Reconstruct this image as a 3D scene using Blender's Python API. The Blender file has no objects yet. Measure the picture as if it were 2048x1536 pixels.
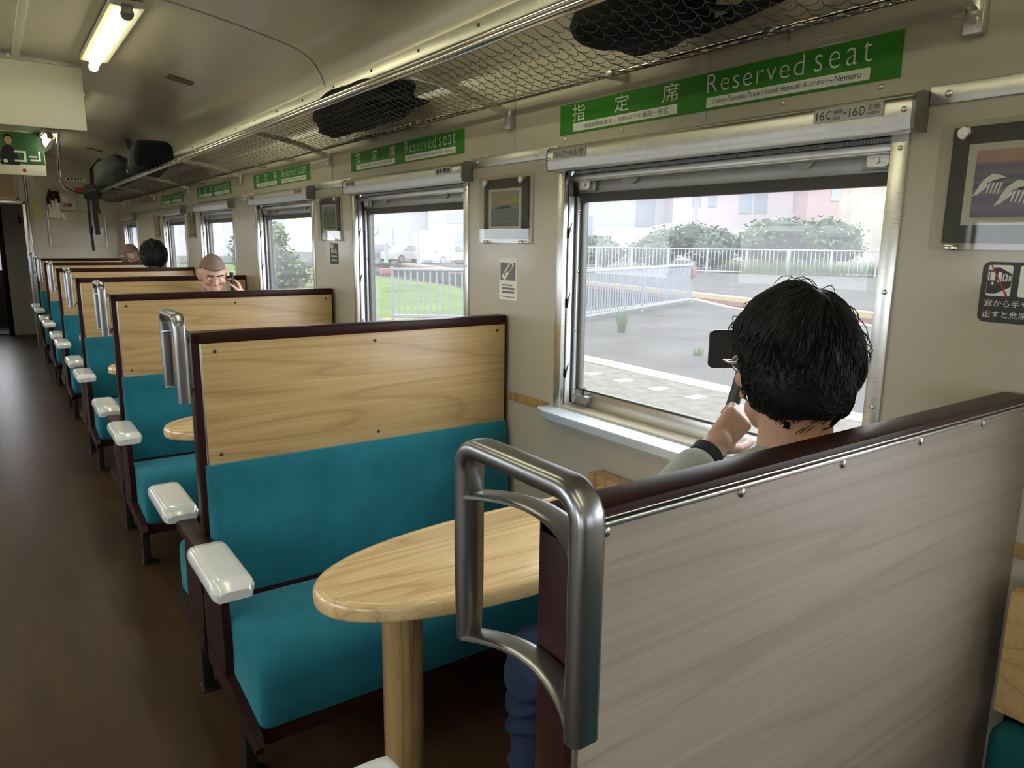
import bpy, bmesh, math, random
from mathutils import Vector, Matrix
random.seed(7)
S = bpy.context.scene
COL = S.collection
PI = math.pi

# ------------------------------------------------------------------ camera, sky, exposure
cam_d = bpy.data.cameras.new('camera'); cam = bpy.data.objects.new('camera', cam_d); COL.objects.link(cam)
cam_d.sensor_width = 36.0; cam_d.lens = 1466.827 / 2048 * 36.0; cam_d.clip_start = 0.02; cam_d.clip_end = 500
R_, U_, F_ = Vector((0.81876272, -0.57402393, 0.01114149)), Vector((0.10062317, 0.16257589, 0.98155186)), Vector((0.5652456, 0.80253698, -0.19087119))
cam.matrix_world = Matrix(((R_.x, U_.x, -F_.x, 0), (R_.y, U_.y, -F_.y, 0), (R_.z, U_.z, -F_.z, 1.5176), (0, 0, 0, 1)))
S.camera = cam
world = bpy.data.worlds.new('overcast_sky'); S.world = world; world.use_nodes = True
wn = world.node_tree.nodes; bg = wn['Background']
tc = wn.new('ShaderNodeTexCoord'); sx = wn.new('ShaderNodeSeparateXYZ'); wr = wn.new('ShaderNodeValToRGB')
world.node_tree.links.new(tc.outputs['Generated'], sx.inputs[0]); world.node_tree.links.new(sx.outputs['Z'], wr.inputs[0])
wr.color_ramp.elements[0].position = 0.0; wr.color_ramp.elements[0].color = (0.86, 0.91, 0.97, 1)
wr.color_ramp.elements[1].position = 0.9; wr.color_ramp.elements[1].color = (0.93, 0.97, 1.0, 1)
world.node_tree.links.new(wr.outputs[0], bg.inputs['Color']); bg.inputs['Strength'].default_value = 7.2
S.view_settings.view_transform = 'Standard'; S.view_settings.look = 'None'
S.view_settings.exposure = 0.0; S.view_settings.gamma = 1.0; S.view_settings.use_curve_mapping = False
LAMP_TUBE = 9.0      # emission of a fluorescent tube
LAMP_AREA = 2.5      # watts of the light each tube throws down

# ------------------------------------------------------------------ measures of the carriage (metres)
W = 1.5575; XC = 0.13; XL = 2 * XC - W          # inner faces of the side walls
YA = 2.231; P = 1.7023                          # first bench back, bench pitch
YN, YF = -6.4, 13.7                             # near and far ends of the interior
YB = 11.95                                      # end wall with the doorway

# ------------------------------------------------------------------ materials
def newmat(name):
    m = bpy.data.materials.new(name); m.use_nodes = True
    nt = m.node_tree; b = nt.nodes['Principled BSDF']
    return m, nt, b
def N(nt, t, **kw):
    n = nt.nodes.new('ShaderNode' + t)
    for k, v in kw.items(): setattr(n, k, v)
    return n
def L(nt, a, b): nt.links.new(a, b)
def coords(nt, scale=(1, 1, 1)):
    t = N(nt, 'TexCoord'); mp = N(nt, 'Mapping'); mp.inputs['Scale'].default_value = scale
    L(nt, t.outputs['Object'], mp.inputs[0]); return mp.outputs[0]
def ramp(nt, src, stops):
    r = N(nt, 'ValToRGB'); e = r.color_ramp.elements
    while len(e) < len(stops): e.new(0.5)
    for i, (p, c) in enumerate(stops): e[i].position = p; e[i].color = (*c, 1)
    L(nt, src, r.inputs[0]); return r.outputs[0]
def noise(nt, vec, scale, detail=3, rough=0.55, dist=0.0):
    n = N(nt, 'TexNoise'); n.inputs['Scale'].default_value = scale; n.inputs['Detail'].default_value = detail
    n.inputs['Roughness'].default_value = rough; n.inputs['Distortion'].default_value = dist
    L(nt, vec, n.inputs['Vector']); return n.outputs['Fac']
def bump(nt, b, src, strength, dist=0.002):
    n = N(nt, 'Bump'); n.inputs['Strength'].default_value = strength; n.inputs['Distance'].default_value = dist
    L(nt, src, n.inputs['Height']); L(nt, n.outputs[0], b.inputs['Normal'])
def paint(name, col, rough=0.4, metal=0.0, var=0.06, vscale=6.0, bstr=0.0, bscale=60.0, spec=0.5, coat=0.0, sc=(1, 1, 1)):
    m, nt, b = newmat(name)
    v = coords(nt, sc); f = noise(nt, v, vscale)
    c0 = tuple(x * (1 - var) for x in col); c1 = tuple(min(1, x * (1 + var)) for x in col)
    L(nt, ramp(nt, f, [(0.3, c0), (0.7, c1)]), b.inputs['Base Color'])
    b.inputs['Roughness'].default_value = rough; b.inputs['Metallic'].default_value = metal
    b.inputs['Specular IOR Level'].default_value = spec; b.inputs['Coat Weight'].default_value = coat; b.inputs['Coat Roughness'].default_value = 0.08
    if bstr: bump(nt, b, noise(nt, v, bscale, 2), bstr)
    return m
def wood(name, dark, mid, light, sc, rings=9.0, rough=0.32, coat=0.3, fine=0.35):
    m, nt, b = newmat(name)
    v = coords(nt, sc)
    low = noise(nt, v, 1.0, 1.5, 0.45, 0.25)
    mu = N(nt, 'Math', operation='MULTIPLY'); mu.inputs[1].default_value = rings; L(nt, low, mu.inputs[0])
    pp = N(nt, 'Math', operation='FRACT'); L(nt, mu.outputs[0], pp.inputs[0])
    ring = ramp(nt, pp.outputs[0], [(0.0, mid), (0.5, light), (0.80, mid), (0.93, dark), (1.0, mid)])
    v2 = coords(nt, (sc[0] * 1.6, sc[1] * 14, sc[2] * 14)); f = noise(nt, v2, 2.0, 5, 0.6)
    fr = ramp(nt, f, [(0.3, (1 - fine,) * 3), (0.65, (1.0, 1.0, 1.0))])
    mx = N(nt, 'MixRGB', blend_type='MULTIPLY'); mx.inputs[0].default_value = 0.8
    L(nt, ring, mx.inputs[1]); L(nt, fr, mx.inputs[2])
    v3 = coords(nt, (1, 1, 1)); g = noise(nt, v3, 1.3, 2)
    gr = ramp(nt, g, [(0.3, (0.88, 0.88, 0.88)), (0.7, (1.06, 1.04, 1.0))])
    mx2 = N(nt, 'MixRGB', blend_type='MULTIPLY'); mx2.inputs[0].default_value = 1.0
    L(nt, mx.outputs[0], mx2.inputs[1]); L(nt, gr, mx2.inputs[2])
    L(nt, mx2.outputs[0], b.inputs['Base Color'])
    b.inputs['Roughness'].default_value = rough; b.inputs['Coat Weight'].default_value = coat; b.inputs['Coat Roughness'].default_value = 0.12
    bump(nt, b, f, 0.06, 0.001)
    return m
def metal(name, col, rough, sc=(1, 1, 1), bstr=0.02):
    m, nt, b = newmat(name)
    v = coords(nt, sc); f = noise(nt, v, 40, 4)
    L(nt, ramp(nt, f, [(0.3, tuple(x * 0.9 for x in col)), (0.7, col)]), b.inputs['Base Color'])
    rr = ramp(nt, f, [(0.2, (rough * 0.8,) * 3), (0.8, (rough * 1.2,) * 3)]); L(nt, rr, b.inputs['Roughness'])
    b.inputs['Metallic'].default_value = 1.0
    bump(nt, b, f, bstr, 0.001)
    return m
def glow(name, col, strength):
    m, nt, b = newmat(name)
    b.inputs['Base Color'].default_value = (*col, 1); b.inputs['Emission Color'].default_value = (*col, 1)
    b.inputs['Emission Strength'].default_value = strength; return m
def fabric(name, col, sheen=0.3, wscale=420, bstr=0.25, light=1.5):
    m, nt, b = newmat(name)
    v = coords(nt); f = noise(nt, v, 4.0, 4, 0.6); w = noise(nt, v, wscale, 2)
    c = ramp(nt, f, [(0.3, tuple(x * 0.8 for x in col)), (0.7, tuple(x * 1.2 for x in col))])
    L(nt, c, b.inputs['Base Color']); b.inputs['Roughness'].default_value = 0.9
    b.inputs['Sheen Weight'].default_value = sheen; b.inputs['Sheen Roughness'].default_value = 0.4
    b.inputs['Sheen Tint'].default_value = (*[min(1, x * light + 0.1) for x in col], 1)
    b.inputs['Specular IOR Level'].default_value = 0.2
    bump(nt, b, w, bstr, 0.001); return m
def bands(name, axis, stops, rough=0.35, wav=0.02, ws=6.0, const=False):
    """printed bands across the generated box of the mesh"""
    m, nt, b = newmat(name)
    t = N(nt, 'TexCoord'); s = N(nt, 'SeparateXYZ'); L(nt, t.outputs['Generated'], s.inputs[0])
    n = N(nt, 'TexNoise'); n.inputs['Scale'].default_value = ws; L(nt, t.outputs['Generated'], n.inputs['Vector'])
    a = N(nt, 'Math', operation='MULTIPLY_ADD'); a.inputs[1].default_value = wav; L(nt, n.outputs['Fac'], a.inputs[0]); L(nt, s.outputs[axis], a.inputs[2])
    r = N(nt, 'ValToRGB'); e = r.color_ramp.elements
    if const: r.color_ramp.interpolation = 'CONSTANT'
    while len(e) < len(stops): e.new(0.5)
    for i, (p, c) in enumerate(stops): e[i].position = p; e[i].color = (*c, 1)
    L(nt, a.outputs[0], r.inputs[0]); L(nt, r.outputs[0], b.inputs['Base Color']); b.inputs['Roughness'].default_value = rough
    return m
def pane_mat(name, veil, veilcol, gloss=0.5, tint=(1, 1, 1)):
    """thin window glass: clear, with a pale scattering veil that imitates outdoor haze and a fresnel reflection"""
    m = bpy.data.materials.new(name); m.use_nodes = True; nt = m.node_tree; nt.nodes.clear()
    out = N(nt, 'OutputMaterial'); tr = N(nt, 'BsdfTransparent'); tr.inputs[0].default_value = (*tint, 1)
    du = N(nt, 'BsdfTranslucent'); du.inputs[0].default_value = (*veilcol, 1)
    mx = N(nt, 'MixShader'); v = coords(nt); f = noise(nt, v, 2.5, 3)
    rr = ramp(nt, f, [(0.25, (veil * 0.8,) * 3), (0.75, (veil * 1.2,) * 3)])
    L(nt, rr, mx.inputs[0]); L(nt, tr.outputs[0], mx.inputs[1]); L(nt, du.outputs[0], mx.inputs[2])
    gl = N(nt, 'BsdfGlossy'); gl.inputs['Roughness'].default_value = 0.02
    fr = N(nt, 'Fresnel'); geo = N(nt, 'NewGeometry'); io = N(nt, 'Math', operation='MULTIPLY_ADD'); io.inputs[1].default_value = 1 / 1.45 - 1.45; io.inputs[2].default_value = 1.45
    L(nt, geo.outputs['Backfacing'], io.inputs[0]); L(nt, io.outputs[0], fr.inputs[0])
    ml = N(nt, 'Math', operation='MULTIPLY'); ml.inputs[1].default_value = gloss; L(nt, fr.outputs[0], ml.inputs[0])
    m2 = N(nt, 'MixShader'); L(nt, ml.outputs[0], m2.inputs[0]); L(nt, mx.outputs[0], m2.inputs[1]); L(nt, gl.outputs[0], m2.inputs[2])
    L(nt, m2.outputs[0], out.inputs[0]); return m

M = {}
M['wall'] = paint('cream_wall_paint', (0.43, 0.39, 0.305), 0.32, 0, 0.04, 2.0, 0.05, 8, coat=0.25)
M['ceiling'] = paint('satin_ceiling_panel', (0.66, 0.61, 0.50), 0.27, 0.5, 0.05, 1.2, 0.08, 3.0, sc=(1, 0.6, 1))
M['seam'] = paint('seam_dark', (0.10, 0.09, 0.07), 0.6)
M['floor'] = paint('brown_vinyl_floor', (0.055, 0.030, 0.015), 0.32, 0, 0.18, 3.0, 0.10, 160, sc=(4, 0.7, 1), spec=0.14)
M['alu'] = metal('brushed_aluminium', (0.72, 0.71, 0.67), 0.30, (1, 1, 40))
M['alu_band'] = metal('aluminium_trim', (0.68, 0.67, 0.63), 0.34, (40, 1, 1))
M['alu_pale'] = paint('pale_anodised_track', (0.74, 0.76, 0.80), 0.35, 0.35, 0.04)
M['grey_sash'] = paint('grey_sash_metal', (0.30, 0.30, 0.28), 0.35, 0.6, 0.05)
M['sill'] = paint('grey_sill_metal', (0.55, 0.62, 0.69), 0.32, 0.2, 0.05, 5)
M['dark_alu'] = paint('dark_cap_metal', (0.20, 0.20, 0.19), 0.35, 0.5, 0.05)
M['rubber'] = paint('black_rubber', (0.018, 0.018, 0.020), 0.5)
M['rubber_olive'] = paint('dark_olive_rubber', (0.055, 0.052, 0.042), 0.55)
M['satin'] = paint('satin_steel', (0.33, 0.335, 0.345), 0.30, 1.0, 0.02, 3)
M['chrome'] = metal('polished_steel', (0.70, 0.66, 0.62), 0.13, (1, 1, 1), 0.0)
M['screw'] = metal('steel_screw', (0.62, 0.60, 0.57), 0.25)
M['screw_dark'] = paint('dark_screw', (0.06, 0.05, 0.04), 0.4, 0.7)
M['wood'] = wood('pale_ash_board', (0.44, 0.28, 0.115), (0.53, 0.35, 0.15), (0.59, 0.405, 0.19), (0.42, 3.5, 7.0), 9.0, 0.40, 0.12, 0.26)
M['table'] = wood('honey_ash_top', (0.56, 0.38, 0.18), (0.68, 0.48, 0.24), (0.76, 0.56, 0.30), (0.7, 7.5, 6.0), 8.0, 0.26, 0.5, 0.28)
M['table_leg'] = wood('honey_ash_post', (0.25, 0.14, 0.055), (0.40, 0.25, 0.105), (0.46, 0.30, 0.13), (12.0, 12.0, 0.5), 6.0, 0.35, 0.3, 0.35)
M['laminate'] = wood('grey_wood_laminate', (0.29, 0.24, 0.20), (0.325, 0.275, 0.23), (0.345, 0.295, 0.25), (0.35, 2, 7.0), 7.0, 0.42, 0.0, 0.22)
M['teal'] = fabric('teal_plush', (0.014, 0.140, 0.180), 0.6, 380, 0.25, 3.0)
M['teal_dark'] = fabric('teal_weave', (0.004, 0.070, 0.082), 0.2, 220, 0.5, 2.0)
M['brown'] = paint('dark_maroon_paint', (0.028, 0.009, 0.008), 0.36, 0, 0.10, 5, 0.04, 30, spec=0.15)
M['black_leg'] = paint('black_leg_paint', (0.012, 0.010, 0.009), 0.4)
M['armrest'] = paint('pale_grey_plastic', (0.66, 0.67, 0.64), 0.16, 0, 0.02, 6, coat=0.4)
M['green'] = paint('green_sign_vinyl', (0.040, 0.21, 0.024), 0.45, 0, 0.04, 3, spec=0.12)
M['white'] = paint('white_print', (0.72, 0.72, 0.68), 0.4, 0, 0.02)
M['offwhite'] = paint('white_panel', (0.78, 0.75, 0.65), 0.5, 0, 0.03, 3)
M['green_ink'] = paint('green_ink', (0.035, 0.13, 0.028), 0.4)
M['dkgreen_ink'] = paint('dark_green_ink', (0.02, 0.055, 0.03), 0.4)
M['ink'] = paint('black_ink', (0.02, 0.02, 0.02), 0.4)
M['grey_ink'] = paint('grey_ink', (0.13, 0.13, 0.13), 0.4)
M['plate'] = paint('seat_plate', (0.42, 0.41, 0.38), 0.4, 0.2, 0.03)
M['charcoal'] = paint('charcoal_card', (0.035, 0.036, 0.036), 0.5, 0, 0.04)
M['cream_mat'] = paint('cream_card', (0.50, 0.49, 0.43), 0.5, 0, 0.03)
M['red'] = paint('red_print', (0.42, 0.02, 0.03), 0.4)
M['window_glass'] = pane_mat('window_glass', 0.032, (0.95, 0.97, 1.0), 0.5)  # pale veil put into the panes stands in for haze outside
M['acrylic'] = pane_mat('clear_acrylic', 0.004, (0.9, 0.9, 0.9), 0.8, (0.95, 0.95, 0.93))
M['tube'] = glow('lamp_tube', (1.0, 0.97, 0.62), LAMP_TUBE)
M['lamp_white'] = paint('lamp_housing_white', (0.80, 0.78, 0.66), 0.4, 0, 0.02)
M['lamp_grey'] = paint('lamp_holder_grey', (0.25, 0.25, 0.23), 0.5, 0, 0.03)
M['net'] = paint('brown_net_cord', (0.085, 0.072, 0.055), 0.6)
M['skin'] = paint('skin', (0.50, 0.29, 0.20), 0.5, 0, 0.08, 30, 0.05, 300)
M['skin_pink'] = paint('skin_pink', (0.55, 0.32, 0.24), 0.5, 0, 0.08, 30, 0.05, 300)
M['hair'] = paint('black_hair', (0.006, 0.006, 0.007), 0.50, 0, 0.3, 60, 0.15, 200, sc=(1, 1, 0.3), spec=0.25)
M['buzz'] = paint('buzzed_hair', (0.19, 0.125, 0.095), 0.75, 0, 0.25, 160, 0.3, 400)
M['shirt'] = fabric('sage_cotton', (0.30, 0.33, 0.29), 0.1, 300, 0.15)
M['denim'] = fabric('blue_denim', (0.028, 0.045, 0.085), 0.15, 500, 0.4)
M['navy'] = fabric('dark_cloth', (0.025, 0.027, 0.034), 0.1)
M['greycloth'] = fabric('grey_cloth', (0.09, 0.10, 0.10), 0.1)
M['bagblack'] = fabric('black_nylon', (0.010, 0.011, 0.015), 0.1, 260, 0.3)
M['bagolive'] = fabric('charcoal_canvas', (0.045, 0.05, 0.05), 0.15, 200, 0.4)
M['black_plastic'] = paint('black_plastic', (0.015, 0.017, 0.016), 0.25)
M['shoe'] = paint('black_shoe', (0.02, 0.018, 0.016), 0.45)

# ------------------------------------------------------------------ geometry helpers
class MB:
    def __init__(s): s.bm = bmesh.new()
    def _new(s, n0):
        return s.bm.verts[n0:] if False else [v for v in s.bm.verts if v.index == -1]
    def box(s, x0, x1, y0, y1, z0, z1, bev=0.0, seg=2):
        r = bmesh.ops.create_cube(s.bm, size=1.0)
        vs = r['verts']
        for v in vs:
            v.co = Vector(((x0 + x1) / 2 + v.co.x * (x1 - x0), (y0 + y1) / 2 + v.co.y * (y1 - y0), (z0 + z1) / 2 + v.co.z * (z1 - z0)))
        if bev > 0:
            es = set(e for v in vs for e in v.link_edges)
            bmesh.ops.bevel(s.bm, geom=list(es), offset=bev, segments=seg, profile=0.5, affect='EDGES')
        return s
    def tube(s, pts, r, n=8, closed=False, caps=True, up=None, sec=None):
        """sweep a circle (or section list of (a,b)) along points; r may be a list"""
        pts = [Vector(p) for p in pts]; m = len(pts)
        rr = r if isinstance(r, (list, tuple)) else [r] * m
        rings = []; prev = None
        for i, p in enumerate(pts):
            if closed: t = pts[(i + 1) % m] - pts[i - 1]
            else: t = pts[min(i + 1, m - 1)] - pts[max(i - 1, 0)]
            t.normalize()
            if up is not None: a = Vector(up)
            elif prev is not None: a = prev
            else: a = Vector((0, 0, 1)) if abs(t.z) < 0.9 else Vector((1, 0, 0))
            a = (a - t * a.dot(t)).normalized(); b = t.cross(a); prev = a
            if sec: ring = [s.bm.verts.new(p + a * u * rr[i] + b * v * rr[i]) for u, v in sec]
            else: ring = [s.bm.verts.new(p + a * math.cos(2 * PI * k / n) * rr[i] + b * math.sin(2 * PI * k / n) * rr[i]) for k in range(n)]
            rings.append(ring)
        k = len(rings[0])
        for i in range(m if closed else m - 1):
            A, B = rings[i], rings[(i + 1) % m]
            for j in range(k): s.bm.faces.new((A[j], A[(j + 1) % k], B[(j + 1) % k], B[j]))
        if caps and not closed:
            s.bm.faces.new(rings[0][::-1]); s.bm.faces.new(rings[-1])
        return s
    def capsule(s, p0, p1, r0, r1=None, n=12, flat=None):
        """closed tapered capsule"""
        r1 = r0 if r1 is None else r1
        p0, p1 = Vector(p0), Vector(p1); t = (p1 - p0)
        if t.length < 1e-6: t = Vector((0, 0, 1e-4))
        d = t.normalized(); pts = []; rr = []
        for k in range(4):
            a = (k + 0.3) / 4.3 * PI / 2; pts.append(p0 - d * r0 * math.cos(a)); rr.append(r0 * math.sin(a))
        for k in range(4):
            f = k / 3; pts.append(p0 + t * f); rr.append(r0 + (r1 - r0) * f)
        for k in range(4):
            a = (3 - k + 0.3) / 4.3 * PI / 2; pts.append(p1 + d * r1 * math.cos(a)); rr.append(r1 * math.sin(a))
        return s.tube(pts, rr, n)
    def ellipsoid(s, c, rad, rot=None, u=16, v=10, fn=None):
        r = bmesh.ops.create_uvsphere(s.bm, u_segments=u, v_segments=v, radius=1.0)
        for w in r['verts']:
            q = w.co.copy()
            if fn: q = fn(q)
            q = Vector((q.x * rad[0], q.y * rad[1], q.z * rad[2]))
            if rot: q = rot @ q
            w.co = q + Vector(c)
        return s
    def prism(s, poly, axis, a, b):
        """extrude a 2-D polygon; axis 'x': poly=(y,z) ; 'y': poly=(x,z) ; 'z': poly=(x,y)"""
        def P3(u, v, w): return {'x': (w, u, v), 'y': (u, w, v), 'z': (u, v, w)}[axis]
        A = [s.bm.verts.new(P3(u, v, a)) for u, v in poly]; B = [s.bm.verts.new(P3(u, v, b)) for u, v in poly]
        n = len(poly)
        for i in range(n): s.bm.faces.new((A[i], A[(i + 1) % n], B[(i + 1) % n], B[i]))
        s.bm.faces.new(A[::-1]); s.bm.faces.new(B); return s
    def strip(s, A, B):
        a = [s.bm.verts.new(p) for p in A]; b = [s.bm.verts.new(p) for p in B]
        for i in range(len(a) - 1): s.bm.faces.new((a[i], a[i + 1], b[i + 1], b[i]))
        return s
    def face(s, pts): s.bm.faces.new([s.bm.verts.new(p) for p in pts]); return s
    def xf(s, mat): bmesh.ops.transform(s.bm, matrix=mat, verts=s.bm.verts[:]); return s
    def mesh(s, name, m, smooth=True, angle=40):
        bmesh.ops.recalc_face_normals(s.bm, faces=s.bm.faces[:])
        me = bpy.data.meshes.new(name); s.bm.to_mesh(me); s.bm.free()
        if m: me.materials.append(m)
        if smooth:
            me.shade_smooth()
            try: me.set_sharp_from_angle(angle=math.radians(angle))
            except Exception: pass
        return me
    def build(s, name, m, parent=None, smooth=True, angle=40):
        o = bpy.data.objects.new(name, s.mesh(name, m, smooth, angle)); COL.objects.link(o)
        if parent is not None: o.parent = parent
        return o
def shift(o, loc):
    """move the origin of a parentless mesh object to loc without moving it"""
    o.data.transform(Matrix.Translation(-Vector(loc))); o.location = loc; return o
def thing(name, label, cat, loc=(0, 0, 0), rz=0.0, group=None):
    o = bpy.data.objects.new(name, None); COL.objects.link(o); o.empty_display_size = 0.1
    o.location = loc; o.rotation_euler = (0, 0, rz)
    o['label'] = label; o['category'] = cat
    if group: o['group'] = group
    return o
def tag(o, label, cat, group=None, kind=None):
    o['label'] = label; o['category'] = cat
    if group: o['group'] = group
    if kind: o['kind'] = kind
    return o
def struct(o, label=None, cat=None):
    o['kind'] = 'structure'
    if label: o['label'] = label
    if cat: o['category'] = cat
    return o
def kids(o): return [c for c in bpy.data.objects if c.parent == o]
def dup(root, loc=None, rz=None, label=None, skip=()):
    r = root.copy(); COL.objects.link(r)
    if loc is not None: r.location = loc
    if rz is not None: r.rotation_euler = (0, 0, rz)
    if label: r['label'] = label
    for ch in kids(root):
        if ch.name.split('.')[0] in skip: continue
        c = ch.copy(); COL.objects.link(c); c.parent = r
        for g in kids(ch):
            if g.name.split('.')[0] in skip: continue
            d = g.copy(); COL.objects.link(d); d.parent = c
    return r
_tx = {}
def text_polys(body, space=1.0, thin=0.0):
    """outline of a line of writing as (verts, faces), scaled to the unit box of its own extent"""
    key = (body, space, thin)
    if key in _tx: return _tx[key]
    c = bpy.data.curves.new('writing', 'FONT'); c.body = body; c.resolution_u = 3; c.space_character = space; c.offset = thin
    o = bpy.data.objects.new('writing', c); COL.objects.link(o)
    bpy.context.view_layer.update()
    me = bpy.data.meshes.new_from_object(o.evaluated_get(bpy.context.evaluated_depsgraph_get()))
    vs = [v.co.copy() for v in me.vertices]; fs = [tuple(p.vertices) for p in me.polygons]
    bpy.data.objects.remove(o); bpy.data.curves.remove(c); bpy.data.meshes.remove(me)
    if vs:
        x0 = min(v.x for v in vs); x1 = max(v.x for v in vs); y0 = min(v.y for v in vs); y1 = max(v.y for v in vs)
        vs = [((v.x - x0) / (x1 - x0), (v.y - y0) / (y1 - y0)) for v in vs]
    _tx[key] = (vs, fs); return _tx[key]
def put_text(mb, body, u0, u1, v0, v1, to3, space=1.0, thin=0.0):
    vs, fs = text_polys(body, space, thin)
    V = [mb.bm.verts.new(to3(u0 + a * (u1 - u0), v0 + b * (v1 - v0))) for a, b in vs]
    for f in fs:
        try: mb.bm.faces.new([V[i] for i in f])
        except ValueError: pass
def rrect(u0, u1, v0, v1, r, n=5):
    pts = []
    for cx, cy, a0 in ((u1 - r, v1 - r, 0), (u0 + r, v1 - r, PI / 2), (u0 + r, v0 + r, PI), (u1 - r, v0 + r, 1.5 * PI)):
        for k in range(n + 1):
            a = a0 + PI / 2 * k / n; pts.append((cx + r * math.cos(a), cy + r * math.sin(a)))
    return pts
SCREW = {}
def screw(parent, loc, axis, r=0.006, m='screw'):
    """a pan-head screw with a cross slot"""
    key = (axis, round(r, 4), m)
    if key not in SCREW:
        mb = MB(); d = Vector({'-y': (0, -1, 0), '-x': (-1, 0, 0), '+y': (0, 1, 0), '-z': (0, 0, -1)}[axis])
        mb.tube([d * 0, d * r * 0.25, d * r * 0.5, d * r * 0.6], [r, r, r * 0.75, r * 0.4], 12)
        SCREW[key] = mb.mesh('screw', M[m])
        mb = MB(); a = Vector((0, 0, 1)) if abs(d.z) < 0.5 else Vector((1, 0, 0)); b = d.cross(a)
        for w in (a, b): mb.tube([d * r * 0.62 - w * r * 0.4, d * r * 0.62 + w * r * 0.4], r * 0.1, 4)
        SCREW[key + ('s',)] = mb.mesh('screw_slot', M['ink'])
    o = bpy.data.objects.new('screw', SCREW[key]); COL.objects.link(o); o.parent = parent; o.location = loc
    return o

# ------------------------------------------------------------------ the carriage shell
WIN0, WINH = 1.384, 0.571            # centre of the first right window and half its outer width
WZ0, WZ1 = 0.965, 1.745              # window opening heights
def win_y(k): return WIN0 + (k * P if k < 5 else 4 * P + 2.82 + (k - 5) * P)
RIGHT_WINS = [-3, -2, -1, 0, 1, 2, 3, 4, 5]
LEFT_WINS = [-3, -2, -1, 0, 1, 2, 3, 4, 5]
def side_wall(name, x0, x1, wins):
    mb = MB(); T = 0.10
    a, b = min(x0, x1), max(x0, x1)
    mb.box(a, b, YN, YF, 0.0, WZ0); mb.box(a, b, YN, YF, WZ1, 2.13)
    ys = sorted(win_y(k) for k in wins); e = YN
    for y in ys:
        mb.box(a, b, e, y - WINH + 0.012, WZ0, WZ1); e = y + WINH - 0.012
    mb.box(a, b, e, YF, WZ0, WZ1)
    return struct(mb.build(name, M['wall'], smooth=False), 'cream painted side wall with windows', 'wall')
wall_right = side_wall('wall_right', W, W + 0.10, RIGHT_WINS)
wall_left = side_wall('wall_left', XL - 0.10, XL, LEFT_WINS)
floor = struct(MB().box(XL - 0.1, W + 0.1, YN, YF + 0.1, -0.08, 0.0).build('floor', M['floor'], smooth=False), 'dark brown glossy carriage floor', 'floor')
prof = [(0.0, 2.602), (0.3, 2.592), (0.626, 2.567), (0.771, 2.546), (0.89, 2.526), (1.004, 2.503), (1.09, 2.485), (1.156, 2.470), (1.21, 2.456), (1.25, 2.441), (1.286, 2.421), (1.314, 2.397), (1.335, 2.371), (1.351, 2.343), (1.362, 2.317), (1.370, 2.29), (1.374, 2.232), (1.388, 2.222)]
full = [(XC - x, z) for x, z in prof[::-1]] + [(XC + x, z) for x, z in prof[1:]]
full = [(XL - 0.1, 2.12), (XL, 2.12)] + full + [(W, 2.12), (W + 0.1, 2.12)]
mb = MB(); mb.strip([(x, YN, z) for x, z in full], [(x, YF, z) for x, z in full])
ceiling = struct(mb.build('ceiling', M['ceiling'], angle=50), 'curved satin cream ceiling panels', 'ceiling')
# seams between the ceiling panels and the screwed trim along the cove
i = 0
for ys in [1.28 + 2.55 * k for k in range(0, 5)]:
    mb = MB(); q = [(x, z) for x, z in full[4:-4]]
    mb.strip([(XC + (x - XC) * 0.9985, ys - 0.004, z - 0.0018) for x, z in q], [(XC + (x - XC) * 0.9985, ys + 0.004, z - 0.0018) for x, z in q])
    i += 1; o = struct(mb.build('trim_%d' % i, M['seam']), 'dark seam across the ceiling panels', 'seam')
cove = MB().box(W - 0.0640, W - 0.0545, YN, YF, 2.236, 2.288, 0.002).build('trim_10', M['alu_band'])
struct(cove, 'screwed metal strip along the ceiling cove', 'trim')
for k in range(14): screw(cove, (W - 0.064, 1.0 + 0.45 * k, 2.266), '-x', 0.007, 'screw_dark')
for j, xx in enumerate((0.245, 0.015)):
    z = 2.594 - 0.02
    struct(MB().box(xx - 0.02, xx + 0.02, YN, 5.6, z, z + 0.02, 0.003).build('trim_%d' % (11 + j), M['lamp_white']), 'flat strip along the ceiling centre', 'trim')
# end wall with doorway, vestibule and far cab wall
mb = MB(); DX0, DX1, DZ = -0.20, 0.455, 1.96
mb.box(DX1, W, YB, YB + 0.05, 0, 2.62); mb.box(XL, DX0, YB, YB + 0.05, 0, 2.62); mb.box(DX0, DX1, YB, YB + 0.05, DZ, 2.62)
end_wall = struct(mb.build('wall_far', M['wall'], smooth=False), 'cream end wall with an open doorway', 'wall')
mb = MB(); mb.box(DX1 - 0.035, DX1 + 0.005, YB - 0.012, YB + 0.062, 0, DZ, 0.004); mb.box(DX0 - 0.005, DX0 + 0.035, YB - 0.012, YB + 0.062, 0, DZ, 0.004); mb.box(DX0, DX1, YB - 0.012, YB + 0.062, DZ - 0.03, DZ + 0.01, 0.004)
struct(MB().box(XL, W, YB - 0.06, YB, 2.455, 2.62, 0.004).build('trim_23', M['wall'], smooth=False), 'cream header over the end wall', 'trim')
struct(mb.build('trim_20', M['alu']), 'metal frame around the end doorway', 'door frame')
mb = MB(); mb.box(0.18, W, YF, YF + 0.06, 0, 2.4); mb.box(XL, -0.45, YF, YF + 0.06, 0, 2.4); mb.box(-0.45, 0.18, YF, YF + 0.06, 2.02, 2.4)
struct(mb.build('wall_vestibule', M['offwhite'], smooth=False), 'pale vestibule wall beyond the doorway', 'wall')
mb = MB(); mb.box(0.13, 0.20, YF - 0.03, YF, 0, 2.05, 0.004); mb.box(-0.47, -0.41, YF - 0.03, YF, 0, 2.05, 0.004); mb.box(-0.45, 0.18, YF - 0.03, YF, 2.0, 2.06, 0.004)
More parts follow.
